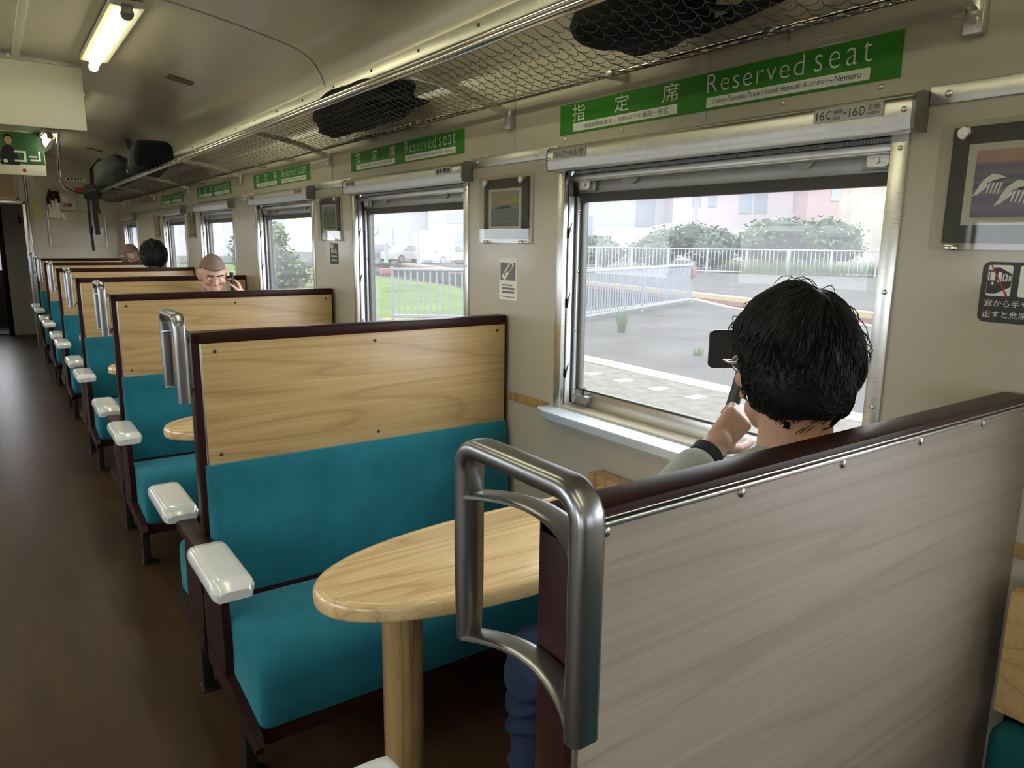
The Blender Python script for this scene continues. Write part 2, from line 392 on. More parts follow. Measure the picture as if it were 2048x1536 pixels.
struct(mb.build('trim_21', M['brown']), 'dark frame around the far cab doorway', 'door frame')
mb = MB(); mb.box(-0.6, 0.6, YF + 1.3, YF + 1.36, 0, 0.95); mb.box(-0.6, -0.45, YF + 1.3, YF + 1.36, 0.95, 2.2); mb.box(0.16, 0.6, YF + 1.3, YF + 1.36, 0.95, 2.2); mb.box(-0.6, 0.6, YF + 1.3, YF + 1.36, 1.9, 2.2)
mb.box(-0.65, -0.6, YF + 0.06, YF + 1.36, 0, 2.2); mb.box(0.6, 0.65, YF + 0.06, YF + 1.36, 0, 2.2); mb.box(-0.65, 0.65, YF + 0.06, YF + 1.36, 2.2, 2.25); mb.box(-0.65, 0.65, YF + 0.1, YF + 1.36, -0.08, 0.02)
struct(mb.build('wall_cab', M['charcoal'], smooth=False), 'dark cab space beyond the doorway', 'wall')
struct(MB().box(XL - 0.1, W + 0.1, YN - 0.06, YN, 0, 2.65).build('wall_near', M['wall'], smooth=False), 'cream wall behind the photographer', 'wall')
struct(MB().box(XL - 0.1, W + 0.1, YF + 0.0, YF + 0.05, 2.39, 2.64).build('trim_22', M['wall'], smooth=False), 'head panel above the vestibule', 'trim')
# metal band and wooden dado strip on the right wall
mb = MB(); e = -0.6
for k in range(0, 6):
    y0, y1 = win_y(k) - 0.603, win_y(k) + 0.573
    mb.box(W - 0.005, W, e, y0, 1.79, 1.826, 0.0015); e = y1
mb.box(W - 0.005, W, e, YB, 1.79, 1.826, 0.0015)
band = struct(mb.build('trim_30', M['alu_band']), 'brushed metal band along the wall between window hoods', 'trim')
for k in range(0, 3):
    screw(band, (W - 0.005, win_y(k) - 0.603 - 0.035, 1.808), '-x', 0.0065); screw(band, (W - 0.005, win_y(k) + 0.573 + 0.12, 1.808), '-x', 0.0065)
mb = MB(); e = -0.6
for k in range(0, 6):
    mb.box(W - 0.006, W, e, win_y(k) - 0.59, 0.932, 0.963, 0.001); e = win_y(k) + 0.60
mb.box(W - 0.006, W, e, YB, 0.932, 0.963, 0.001)
struct(mb.build('trim_31', M['table_leg']), 'brown wooden strip along the wall at sill height', 'trim')
# painted join strips of the upper wall panels
for j, k in enumerate(range(0, 5)):
    for yy in ((win_y(k) - 0.005,) if k == 0 else (win_y(k) + 0.85 - P,)):
        o = MB().box(W - 0.0015, W, yy - 0.028, yy, 1.827, 2.12, 0.0005).build('trim_%d' % (40 + j), M['plate'])
        struct(o, 'narrow cover strip on the upper wall panels', 'trim')

# ------------------------------------------------------------------ windows
def make_window(n, xw, yc, sgn):
    """sgn +1: right side (outside is +x).  Local x points outward."""
    t = thing('window_%d' % n, '', 'window'); del t['label']; t['kind'] = 'structure'
    t.location = (xw, yc, 0); t.rotation_euler = (0, 0, 0 if sgn > 0 else PI)
    h = WINH
    mb = MB()
    mb.box(-0.006, 0.10, -h, -h + 0.037, 0.955, 1.745, 0.002); mb.box(-0.006, 0.012, h - 0.034, h, 0.955, 1.745, 0.002)
    mb.box(0.012, 0.10, h - 0.030, h, 0.955, 1.745); mb.box(0.0, 0.10, -h, h, 1.745, 1.76)
    mb.box(0.0, 0.10, -h, h, 0.935, 0.957)
    mb.build('window_frame', M['alu'], t)
    mb = MB(); y = h - 0.030
    mb.box(0.016, 0.036, y - 0.008, y, 0.97, 1.665, 0.002); mb.box(0.050, 0.064, y - 0.012, y, 0.97, 1.665, 0.002)
    tr = mb.build('blind_track', M['alu_pale'], t)
    if n <= 3:
        for z in (1.02, 1.22, 1.42, 1.62): screw(tr, (0.057, y - 0.012, z), '-y', 0.005)
    mb = MB(); mb.box(0.012, 0.0165, y - 0.003, y, 0.97, 1.74); mb.box(0.036, 0.050, y - 0.002, y, 0.97, 1.74); mb.box(0.064, 0.10, y - 0.006, y, 0.97, 1.70)
    for z in (1.09, 1.33, 1.56):
        mb.prism([(0.016, z - 0.03), (0.028, z + 0.02), (0.016, z)], 'y', y - 0.010, y)
    mb.build('gasket', M['rubber'], t)
    # sash
    ys = h - 0.036
    mb = MB(); mb.box(0.058, 0.078, -h + 0.037, ys, 0.957, 1.018, 0.003); mb.box(0.058, 0.078, -h + 0.037, ys, 1.676, 1.720, 0.003)
    sa = mb.build('sash', M['alu'], t)
    mb = MB(); mb.box(0.055, 0.079, -h + 0.037, ys, 1.674, 1.722, 0.002)
    mb.build('sash_top_rail', M['grey_sash'], t)
    mb = MB(); mb.box(0.056, 0.080, -h + 0.037, ys, 1.646, 1.675, 0.002); mb.box(0.060, 0.080, ys - 0.018, ys, 1.0, 1.66, 0.002); mb.box(0.060, 0.080, -h + 0.037, -h + 0.048, 1.0, 1.66, 0.002); mb.box(0.060, 0.076, -h + 0.037, ys, 1.017, 1.024, 0.001)
    mb.build('glazing_seal', M['rubber_olive'], t)
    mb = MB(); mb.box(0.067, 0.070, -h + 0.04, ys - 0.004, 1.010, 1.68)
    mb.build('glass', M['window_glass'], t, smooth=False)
    # latch and finger pulls on the top rail, catch on the bottom rail
    for yy in (-h + 0.085, h - 0.085):
        mb = MB(); mb.box(0.046, 0.056, yy - 0.042, yy + 0.042, 1.680, 1.718, 0.002); lt = mb.build('latch', M['grey_sash'], t)
        mb = MB(); mb.prism(rrect(yy - 0.025, yy + 0.025, 1.685, 1.714, 0.009), 'x', 0.036, 0.047); mb.tube([(0.036, yy, 1.698), (0.030, yy, 1.698)], 0.006, 10); mb.build('latch_button', M['alu'], lt)
    for yy in (-0.29, 0.29):
        mb = MB(); mb.prism([(yy - 0.038, 1.722), (yy - 0.032, 1.702), (yy - 0.018, 1.694), (yy + 0.018, 1.694), (yy + 0.032, 1.702), (yy + 0.038, 1.722)], 'x', 0.047, 0.056)
        pl = mb.build('finger_pull', M['grey_sash'], t)
        mb = MB()
        for d in (-0.045, 0.045): mb.tube([(0.056, yy + d, 1.715), (0.050, yy + d, 1.715)], 0.006, 8)
        mb.build('pull_rivet', M['screw'], pl)
    mb = MB(); mb.box(0.040, 0.058, ys - 0.085, ys - 0.03, 0.975, 1.003, 0.003); mb.box(0.030, 0.058, ys - 0.095, ys - 0.028, 1.001, 1.007, 0.002)
    ct = mb.build('sash_catch', M['grey_sash'], t)
    mb = MB(); mb.tube([(0.048, ys - 0.06, 1.005), (0.042, ys - 0.068, 1.025), (0.042, ys - 0.075, 1.033)], 0.005, 8); mb.build('catch_lever', M['rubber'], ct)
    # blind
    mb = MB(); mb.box(0.022, 0.048, -h + 0.040, h - 0.036, 1.712, 1.733, 0.004); mb.box(0.020, 0.050, -h + 0.040, h - 0.036, 1.709, 1.714, 0.002)
    mb.build('blind_bar', M['alu_band'], t)
    mb = MB(); nn = 150
    A = []; B = []
    for q in range(nn * 2 + 1):
        yy = -h + 0.041 + (2 * h - 0.078) * q / (nn * 2); xx = 0.034 + (0.0015 if q % 2 else 0)
        A.append((xx, yy, 1.732)); B.append((xx, yy, 1.765))
    mb.strip(A, B); mb.build('blind_fabric', M['grey_sash'], t, smooth=False)
    # hood
    pr = [(0.0, 1.742), (-0.044, 1.742), (-0.050, 1.745), (-0.050, 1.752), (-0.052, 1.758), (-0.052, 1.795), (-0.049, 1.805), (-0.042, 1.812), (-0.030, 1.816), (0.0, 1.816)]
    mb = MB(); mb.prism([(a, b) for a, b in pr], 'y', -h - 0.024, h - 0.0)
    hd = mb.build('blind_hood', M['alu_band'], t, angle=30)
    mb = MB(); q = [(a * 1.03, (b - 1.779) * 1.03 + 1.779) for a, b in pr]; mb.prism(q, 'y', -h - 0.031, -h - 0.0235); mb.prism(q, 'y', h - 0.0005, h + 0.004)
    mb.build('hood_end_cap', M['dark_alu'], hd)
    if n <= 2:
        screw(hd, (-0.052, -h - 0.008, 1.782), '-x', 0.006); screw(hd, (-0.052, h - 0.008, 1.778), '-x', 0.005)
        for z in (1.715, 1.42, 1.17): screw(t, (-0.006, -h + 0.016, z), '-x', 0.0055)
    # sill: pressed metal tray with rounded corners
    fx = -0.078; e0 = -h - 0.02; e1 = h + 0.02
    front = []
    for q in range(0, 11):
        a = q / 10; front.append((-0.058 - 0.022 * math.sin(PI * min(1, a * 2.2) / 2), e1 - 0.30 * a ** 1.6))
    for q in range(10, -1, -1):
        a = q / 10; front.append((-0.058 - 0.022 * math.sin(PI * min(1, a * 2.2) / 2), e0 + 0.30 * a ** 1.6))
    poly = [(0.058, e0 + 0.03)] + [(0.0, e0 + 0.03), (0.0, e0)] + front[::-1] + [(0.0, e1), (0.0, e1 - 0.05), (0.058, e1 - 0.05)]
    mb = MB(); mb.prism(poly, 'z', 0.951, 0.957)
    lip = [(x, y) for x, y in front]; lip = [(0.0, e1)] + lip + [(0.0, e0)]
    inn = [(0.0, e1 - 0.004)] + [(x + 0.005, y + (0.004 if y < 0 else -0.004)) for x, y in front] + [(0.0, e0 + 0.004)]
    n_ = len(lip)
    for (z0, z1, k0, k1) in ((0.957, 0.930, 0.0, 0.006), (0.930, 0.914, 0.006, 0.028)):
        A = [(x + k0 * (1 if x < 0 else 0), y, z0) for x, y in lip]; B = [(x + k1 * (1 if x < 0 else 0), y, z1) for x, y in lip]; mb.strip(A, B)
    sl = mb.build('window_sill', M['sill'], t, angle=30)
    return t
wins_r = {}
for idx, k in enumerate([0, 1, 2, 3, 4, 5]):
    if idx < 3: wins_r[k] = make_window(idx + 1, W, win_y(k), 1)
    else:
        w = dup(wins_r[2]); w.location = (W, win_y(k), 0); w.name = 'window_%d' % (idx + 1); wins_r[k] = w
for j, k in enumerate((-1, -2, -3)):
    w = dup(wins_r[2]); w.location = (W, win_y(k), 0); w.name = 'window_%d' % (21 + j)
for j, k in enumerate(LEFT_WINS):
    w = dup(wins_r[2]); w.location = (XL, win_y(k), 0); w.rotation_euler = (0, 0, PI); w.name = 'window_%d' % (8 + j)

# ------------------------------------------------------------------ signs, plates, stickers, framed prints on the right wall
def wallpt(y0, off):
    return lambda u, v: (W - off, y0 - u, v)
def sign_meshes():
    y0 = 1.953; z0 = 1.855
    mb = MB(); mb.box(W - 0.0025, W, 0.848, 1.953, 1.855, 1.947)
    board = mb; d = []
    to = wallpt(y0, 0.0032)
    for body, a, b, c, e in (('指', 0.062, 0.122, 0.036, 0.086), ('定', 0.256, 0.316, 0.039, 0.086), ('席', 0.447, 0.507, 0.040, 0.087), ):
        mb = MB(); put_text(mb, body, a, b, z0 + c, z0 + e, to); d.append(('lettering', 'white', mb))
    mb = MB(); put_text(mb, 'Reserved', 0.603, 0.882, z0 + 0.042, z0 + 0.0870, to, 1.12, -0.014); d.append(('lettering', 'white', mb))
    mb = MB(); put_text(mb, 'seat', 0.908, 1.042, z0 + 0.042, z0 + 0.083, to, 1.25, -0.014); d.append(('lettering', 'white', mb))
    for a, b, c, e in ((0.066, 0.503, 0.006, 0.031), (0.603, 1.041, 0.006, 0.0305)):
        mb = MB(); mb.prism([(y0 - u, z0 + v) for u, v in rrect(a, b, c, e, 0.0025, 3)], 'x', W - 0.0032, W - 0.0024); d.append(('white_strip', 'white', mb))
    to = wallpt(y0, 0.0037); mb = MB()
    put_text(mb, '地球探索鉄道号', 0.118, 0.248, z0 + 0.0115, z0 + 0.0245, to); put_text(mb, '/', 0.256, 0.262, z0 + 0.010, z0 + 0.026, to)
    put_text(mb, '快速はなさき', 0.272, 0.366, z0 + 0.0125, z0 + 0.026, to); put_text(mb, '釧路', 0.374, 0.410, z0 + 0.011, z0 + 0.028, to); put_text(mb, '～', 0.413, 0.431, z0 + 0.017, z0 + 0.022, to); put_text(mb, '根室', 0.434, 0.472, z0 + 0.011, z0 + 0.028, to)
    d.append(('small_lettering', 'green_ink', mb))
    mb = MB(); put_text(mb, 'Chikyu-Tansaku Train / Rapid Hanasaki Kushiro', 0.622, 0.936, z0 + 0.010, z0 + 0.0265, to)
    put_text(mb, '～', 0.940, 0.958, z0 + 0.016, z0 + 0.021, to); put_text(mb, 'Nemuro', 0.961, 1.022, z0 + 0.0125, z0 + 0.0260, to)
    d.append(('small_lettering', 'dkgreen_ink', mb))
    return board, d
SIGN_LABELS = ['large green reserved seat sign above the nearest window and the seated man', 'green reserved seat sign above the second window from the camera', 'green reserved seat sign above the third window from the camera', 'small green reserved seat sign above the fourth window, level with the shaved man', 'farthest and smallest of the green reserved seat signs']
board, sd = sign_meshes()
sg = board.build('reserved_seat_sign', M['green'], smooth=False)
for nm, mt, mb in sd: mb.build(nm, M[mt], sg, smooth=False)
tag(sg, SIGN_LABELS[0], 'sign', 'reserved seat signs over the windows')
for k in range(1, 5):
    dup(sg, (0, k * P, 0), label=SIGN_LABELS[k])
for k, yy in enumerate((1.93, 1.665, 1.12, 0.886)): screw(wall_right, (W, yy, 1.843), '-x', 0.0055)

def seat_plate(y0, y1, z0, z1, parts, label):
    mb = MB(); xs = W - 0.052
    mb.prism(rrect(y0, y1, z0, z1, 0.004, 4), 'x', xs - 0.0025, xs)
    o = mb.build('seat_number_plate', M['plate']); tag(o, label, 'number plate', 'seat number plates on the window hoods')
    to = lambda u, v: (xs - 0.0030, y1 - u * (y1 - y0), z0 + v * (z1 - z0))
    mb = MB()
    for body, a, b, c, d in parts: put_text(mb, body, a, b, c, d, to)
    mb.build('lettering', M['ink'], o, smooth=False); return o
seat_plate(0.846, 1.002, 1.776, 1.804, [('1', 0.045, 0.062, 0.2, 0.82), ('6', 0.095, 0.17, 0.2, 0.82), ('C', 0.195, 0.265, 0.2, 0.82), ('通路側', 0.29, 0.43, 0.52, 0.86), ('AISLE', 0.29, 0.41, 0.14, 0.38), ('⇔', 0.445, 0.50, 0.42, 0.62), ('1', 0.53, 0.547, 0.2, 0.82), ('6', 0.58, 0.655, 0.2, 0.82), ('D', 0.68, 0.75, 0.2, 0.82), ('窓側', 0.79, 0.95, 0.50, 0.88), ('WINDOW', 0.785, 0.95, 0.14, 0.38)], 'seat number plate 16C 16D at the right end of the nearest window hood')
seat_plate(1.765, 1.921, 1.775, 1.803, [('1', 0.045, 0.062, 0.2, 0.82), ('6', 0.095, 0.17, 0.2, 0.82), ('A', 0.19, 0.27, 0.2, 0.82), ('窓側', 0.29, 0.43, 0.52, 0.88), ('WINDOW', 0.29, 0.43, 0.14, 0.38), ('⇔', 0.445, 0.50, 0.42, 0.62), ('1', 0.53, 0.547, 0.2, 0.82), ('6', 0.58, 0.655, 0.2, 0.82), ('B', 0.68, 0.75, 0.2, 0.82), ('通路側', 0.79, 0.95, 0.50, 0.88), ('AISLE', 0.80, 0.93, 0.14, 0.38)], 'seat number plate 16A 16B at the left end of the nearest window hood')
PL = {1: 'second', 2: 'third'}
for k in (1, 2):
    for (a, b, side) in ((0.862, 0.985, 'right'), (1.800, 1.905, 'left')):
        y0, y1 = a + k * P, b + k * P; xs = W - 0.052
        o = MB().prism(rrect(y0, y1, 1.776, 1.803, 0.004, 3), 'x', xs - 0.0025, xs).build('seat_number_plate', M['plate'])
        tag(o, 'blurred seat number plate at the %s end of the %s window hood' % (side, PL[k]), 'number plate', 'seat number plates on the window hoods')
        mb = MB(); ww = y1 - y0
        for f0, f1 in ((0.08, 0.24), (0.30, 0.42), (0.52, 0.70), (0.76, 0.92)): mb.box(xs - 0.0031, xs - 0.0024, y1 - f1 * ww, y1 - f0 * ww, 1.782, 1.797)
        mb.build('lettering', M['ink'], o, smooth=False)

def acrylic_frame(yc, w, z0, z1, label, mat_in, print_in, fill, group='framed prints between the windows'):
    """clear board with a charcoal card, cream border and print, held by knobs and clips; y grows to the left"""
    t = thing('framed_print', label, 'picture', (W, yc, 0), 0, group)
    h = w / 2
    mb = MB(); mb.prism(rrect(-h, h, z0, z1, 0.008), 'x', -0.020, -0.012); mb.build('acrylic_cover', M['acrylic'], t)
    mb = MB(); mb.prism(rrect(-h, h, z0, z1, 0.008), 'x', -0.004, 0.0); mb.build('backing', M['wall'], t)
    a, b, c, d = mat_in
    mb = MB(); mb.box(-0.0095, -0.007, -h + a, h - b, z0 + c, z1 - d); mb.build('charcoal_mount', M['charcoal'], t, smooth=False)
    p0, p1, p2, p3 = print_in
    mb = MB(); mb.box(-0.0105, -0.0095, p0, p1, p2, p3); mb.build('cream_border', M['cream_mat'], t, smooth=False)
    fill(t, p0, p1, p2, p3)
    for yy in (-h + 0.045, h - 0.045):
        mb = MB(); mb.tube([(-0.005, yy, z1 - 0.021), (-0.026, yy, z1 - 0.021), (-0.029, yy, z1 - 0.021)], [0.011, 0.0125, 0.010], 16); mb.build('knob', M['alu'], t)
        mb = MB(); mb.box(-0.024, 0.0, yy - 0.012, yy + 0.012, z0 - 0.003, z0 + 0.009, 0.002); mb.build('clip', M['chrome'], t)
    return t
def pic_polys(parent, name, mat, polys, off=0.0118):
    mb = MB()
    for p in polys: mb.face([(-off, y, z) for y, z in p])
    return mb.build(name, mat, parent, smooth=False)
M['crane_print'] = bands('purple_sea_print', 2, [(0.0, (0.10, 0.07, 0.13)), (0.18, (0.20, 0.15, 0.24)), (0.34, (0.12, 0.10, 0.19)), (0.42, (0.22, 0.19, 0.28)), (0.50, (0.09, 0.09, 0.17)), (0.55, (0.20, 0.19, 0.26)), (0.62, (0.10, 0.10, 0.18)), (0.68, (0.18, 0.17, 0.22)), (0.80, (0.13, 0.12, 0.19)), (0.85, (0.36, 0.24, 0.20)), (1.0, (0.40, 0.27, 0.22))], 0.25, 0.06, 4)
def crane_fill(t, p0, p1, p2, p3):
    a, b, c, d = p0 + 0.005, p1 - 0.015, p2 + 0.014, p3 - 0.013
    MB().box(-0.0115, -0.0105, a, b, c, d).build('print', M['crane_print'], t, smooth=False)
    # white cranes in flight (to the left edge of the visible part and lower down)
    def crane(y, z, s):
        f = lambda L_: [(y - u * s, z + v * s) for u, v in L_]
        polys = [f([(0, 0.3), (0.45, 0.62), (0.95, 0.50), (1.25, 0.36), (0.9, 0.30), (0.45, 0.18), (0.15, 0.05)]), f([(0.0, 0.3), (0.15, 0.05), (0.3, -0.1), (0.15, -0.25), (-0.05, -0.4), (-0.3, -0.62), (-0.6, -0.72), (-0.45, -0.5), (-0.35, -0.3), (-0.2, 0.0)])]
        for q in range(4): polys.append(f([(0.3 + 0.22 * q, 0.05), (0.2 + 0.2 * q, -0.5 - 0.04 * q), (0.27 + 0.2 * q, -0.52 - 0.04 * q), (0.45 + 0.22 * q, 0.08)]))
        return polys, [f([(0.5, 0.2), (0.9, 0.28), (1.25, 0.36), (1.32, 0.33), (0.95, 0.18), (0.6, 0.08)])]
    W1, B1 = crane(b - 0.018, d - 0.062, 0.030); W2, B2 = crane(b - 0.060, c + 0.045, 0.034)
    pic_polys(t, 'white_crane', M['white'], W1); pic_polys(t, 'white_crane', M['white'], W2); pic_polys(t, 'crane_markings', M['ink'], B1 + B2, 0.0121)
acrylic_frame(0.590, 0.31, 1.512, 1.750, 'framed print of white cranes over a purple sea, at the right edge', (0.02, 0.020, 0.012, 0.009), (-0.12, 0.103, 1.558, 1.708), crane_fill)
M['grey_sea'] = bands('grey_sea_print', 2, [(0.0, (0.10, 0.10, 0.09)), (0.15, (0.16, 0.17, 0.18)), (0.35, (0.11, 0.13, 0.15)), (0.5, (0.13, 0.15, 0.17)), (0.58, (0.20, 0.20, 0.19)), (0.7, (0.24, 0.22, 0.20)), (1.0, (0.27, 0.25, 0.23))], 0.4, 0.08, 7)
def sunset_fill(t, p0, p1, p2, p3):
    a, b, c, d = p0 + 0.017, p1 - 0.017, p2 + 0.012, p3 - 0.010
    MB().box(-0.0115, -0.0105, a, b, c, d).build('print', M['grey_sea'], t, smooth=False)
    y = lambda u: b - u * (b - a); z = lambda v: c + v * (d - c)
    yel = paint('ochre_print', (0.42, 0.28, 0.035), 0.4)
    pic_polys(t, 'ochre_clouds', yel, [[(y(0), z(0.80)), (y(0.3), z(0.84)), (y(0.75), z(0.985)), (y(0.35), z(0.97)), (y(0.2), z(0.88)), (y(0), z(0.86))], [(y(0), z(0.655)), (y(0.6), z(0.66)), (y(1), z(0.67)), (y(1), z(0.81)), (y(0.7), z(0.76)), (y(0.4), z(0.69))]])
    pic_polys(t, 'dark_island', M['charcoal'], [[(y(0.1), z(0.52)), (y(0.35), z(0.57)), (y(0.5), z(0.60)), (y(0.7), z(0.58)), (y(0.75), z(0.52)), (y(0.4), z(0.49))]])
acrylic_frame(2.252, 0.316, 1.512, 1.750, 'framed print with ochre clouds over grey sea, left of the nearest window', (0.018, 0.016, 0.014, 0.010), (-0.100, 0.108, 1.560, 1.705), sunset_fill)
M['green_hill'] = bands('green_hill_print', 2, [(0.0, (0.05, 0.07, 0.03)), (0.2, (0.11, 0.14, 0.04)), (0.45, (0.07, 0.09, 0.03)), (0.62, (0.12, 0.13, 0.05)), (0.72, (0.03, 0.05, 0.06)), (0.85, (0.06, 0.12, 0.18)), (1.0, (0.20, 0.26, 0.30))], 0.4, 0.12, 5)
def hill_fill(t, p0, p1, p2, p3):
    MB().box(-0.0115, -0.0105, p0 + 0.015, p1 - 0.015, p2 + 0.012, p3 - 0.012).build('print', M['green_hill'], t, smooth=False)
acrylic_frame(2.252 + P, 0.316, 1.512, 1.750, 'framed print of a green hillside under blue sky, right of the third window', (0.018, 0.016, 0.014, 0.010), (-0.100, 0.108, 1.560, 1.705), hill_fill)
M['pale_sea'] = bands('pale_landscape_print', 2, [(0.0, (0.08, 0.08, 0.08)), (0.4, (0.14, 0.13, 0.12)), (0.7, (0.06, 0.07, 0.09)), (1.0, (0.16, 0.16, 0.16))], 0.4, 0.1, 5)
def plain_fill(t, p0, p1, p2, p3):
    MB().box(-0.0115, -0.0105, p0 + 0.015, p1 - 0.015, p2 + 0.012, p3 - 0.012).build('print', M['pale_sea'], t, smooth=False)
acrylic_frame(2.252 + 3 * P, 0.30, 1.512, 1.750, 'dark framed print between the fourth and fifth windows', (0.018, 0.016, 0.014, 0.010), (-0.100, 0.108, 1.560, 1.705), plain_fill)
acrylic_frame(2.252 + 4 * P, 0.30, 1.512, 1.750, 'farthest framed print, just beyond the fifth window', (0.018, 0.016, 0.014, 0.010), (-0.100, 0.108, 1.560, 1.705), plain_fill)

# warning sticker: do not put hands or faces out of the window
t = MB().prism(rrect(0.512, 0.646, 1.376, 1.490, 0.013), 'x', W - 0.0010, W).build('warning_sticker', M['charcoal'], smooth=False)
tag(t, 'black sticker with a crossed out train window pictogram, at the right edge', 'sticker')
y0 = 0.646; to = lambda u, v: (W - 0.0016, y0 - u, 1.376 + v)
def flat(parent, name, mat, polys, off):
    mb = MB()
    for p in polys: mb.face([(W - off, y0 - u, 1.376 + v) for u, v in p])
    return mb.build(name, M[mat], parent, smooth=False)
flat(t, 'pictogram_ground', 'white', [rrect(0.010, 0.052, 0.050, 0.108, 0.004)], 0.0014)
flat(t, 'train_pictogram', 'charcoal', [[(0.0105, 0.054), (0.026, 0.054), (0.0515, 0.068), (0.0515, 0.092), (0.029, 0.104), (0.0105, 0.102)]], 0.0017)
flat(t, 'train_windows', 'white', [[(0.0115, 0.079), (0.0135, 0.079), (0.0135, 0.095), (0.0115, 0.095)], [(0.015, 0.079), (0.0235, 0.079), (0.0235, 0.0955), (0.015, 0.0955)], [(0.028, 0.076), (0.0345, 0.077), (0.0345, 0.0945), (0.028, 0.0955)], [(0.0365, 0.0775), (0.0445, 0.0785), (0.0445, 0.0905), (0.0365, 0.0925)], [(0.0465, 0.079), (0.0480, 0.079), (0.0480, 0.089), (0.0465, 0.0895)], [(0.0492, 0.079), (0.0507, 0.079), (0.0507, 0.0885), (0.0492, 0.089)], [(0.020 + 0.0022 * math.cos(2 * PI * q / 12), 0.0735 + 0.0026 * math.sin(2 * PI * q / 12)) for q in range(12)], [(0.0115, 0.098), (0.019, 0.099), (0.017, 0.1025), (0.0115, 0.1015)]], 0.0020)
flat(t, 'leaning_figure', 'charcoal', [[(0.0385, 0.079), (0.0402, 0.079), (0.0418, 0.085), (0.0438, 0.083), (0.0425, 0.087), (0.0405, 0.0885), (0.0388, 0.086)], [(0.0395 + 0.0014 * math.cos(q), 0.0893 + 0.0016 * math.sin(q)) for q in range(6)]], 0.0022)
flat(t, 'red_bar', 'red', [[(0.0135, 0.1085), (0.0165, 0.108), (0.0490, 0.0500), (0.0455, 0.0495)]], 0.0024)
mb = MB(); put_text(mb, '窓から手や顔を', 0.010, 0.116, 0.030, 0.043, to); put_text(mb, '出すと危険です', 0.010, 0.116, 0.009, 0.022, to); mb.build('lettering', M['white'], t, smooth=False)
flat(t, 'second_pictogram', 'white', [rrect(0.064, 0.106, 0.050, 0.108, 0.004)], 0.0014)

# phone manners notice below the second print
t = MB().box(W - 0.0008, W, 2.187, 2.301, 1.304, 1.457).build('notice_card', M['offwhite'], smooth=False)
tag(t, 'white notice card with a tilted phone pictogram, below the ochre cloud print', 'notice')
y0 = 2.301; fl = lambda nm, mt, polys, off: (lambda mb: ([mb.face([(W - off, y0 - u, 1.304 + v) for u, v in p]) for p in polys], mb.build(nm, M[mt], t, smooth=False)))(MB())
fl('pictogram_ground', 'grey_ink', [[(0.008, 0.072), (0.106, 0.072), (0.106, 0.137), (0.008, 0.137)]], 0.0011)
fl('phone_pictogram', 'white', [[(0.017, 0.086), (0.036, 0.070), (0.096, 0.130), (0.077, 0.146)]], 0.0014)
fl('phone_screen', 'grey_ink', [[(0.050, 0.110), (0.062, 0.098), (0.088, 0.126), (0.076, 0.137)]], 0.0017)
fl('red_stroke', 'red', [[(0.030, 0.090), (0.034, 0.086), (0.052, 0.106), (0.048, 0.109)], [(0.044, 0.086), (0.048, 0.084), (0.036, 0.104), (0.032, 0.102)]], 0.0017)
fl('text_lines', 'grey_ink', [[(0.02, 0.052), (0.085, 0.052), (0.085, 0.057), (0.02, 0.057)], [(0.018, 0.038), (0.10, 0.038), (0.10, 0.046), (0.018, 0.046)], [(0.018, 0.025), (0.098, 0.025), (0.098, 0.033), (0.018, 0.033)], [(0.01, 0.010), (0.104, 0.010), (0.104, 0.013), (0.01, 0.013)]], 0.0012)
t = MB().prism(rrect(3.868, 3.990, 1.383, 1.497, 0.010), 'x', W - 0.0008, W).build('warning_sticker', M['charcoal'], smooth=False)
tag(t, 'small grey sticker with a yellow mark, below the green hillside print', 'sticker')
y0 = 3.990; fl = lambda nm, mt, polys, off: (lambda mb: ([mb.face([(W - off, y0 - u, 1.383 + v) for u, v in p]) for p in polys], mb.build(nm, M[mt], t, smooth=False)))(MB())
fl('pictogram', 'plate', [rrect(0.010, 0.055, 0.085, 0.108, 0.004), rrect(0.020, 0.060, 0.060, 0.080, 0.004)], 0.0012)
M['yellow'] = paint('yellow_print', (0.5, 0.42, 0.05), 0.4)
fl('yellow_mark', 'yellow', [[(0.068, 0.060), (0.104, 0.060), (0.086, 0.090)]], 0.0013)
fl('text_lines', 'plate', [[(0.02, 0.040), (0.10, 0.040), (0.10, 0.046), (0.02, 0.046)], [(0.02, 0.018), (0.10, 0.018), (0.10, 0.024), (0.02, 0.024)]], 0.0012)

# ------------------------------------------------------------------ ceiling lamps
def lamp(name, xc, yc, label, group):
    t = thing(name, label, 'ceiling lamp', (xc, yc, 2.548), 0, group)
    mb = MB(); mb.prism([(-0.071, 0.022), (-0.071, -0.006), (-0.025, -0.012), (0.025, -0.012), (0.071, -0.006), (0.071, 0.022)], 'y', -0.655, 0.655)
    mb.build('base_plate', M['lamp_white'], t)
    mb = MB(); mb.tube([(-0.006, -0.645, -0.042), (-0.006, 0.665, -0.042)], 0.020, 16); mb.build('lamp_tube', M['tube'], t)
    for s, ya in ((-1, -0.655), (1, 0.660)):
        mb = MB(); mb.prism([(-0.006 + 0.027 * math.cos(a), -0.040 + 0.027 * math.sin(a)) for a in [2 * PI * q / 20 for q in range(20)]], 'y', ya - 0.018, ya + 0.012)
        mb.box(-0.028, 0.016, ya - 0.018, ya + 0.012, -0.04, 0.0)
        mb.build('lamp_holder', M['lamp_grey'] if s < 0 else M['lamp_white'], t)
    l = bpy.data.lights.new('lamp_light', 'AREA'); l.shape = 'RECTANGLE'; l.size = 0.10; l.size_y = 1.28; l.energy = LAMP_AREA; l.color = (1.0, 0.94, 0.72); l.spread = PI
    lo = bpy.data.objects.new('lamp_light', l); COL.objects.link(lo); lo.parent = t; lo.location = (-0.006, 0, -0.064)
    return t
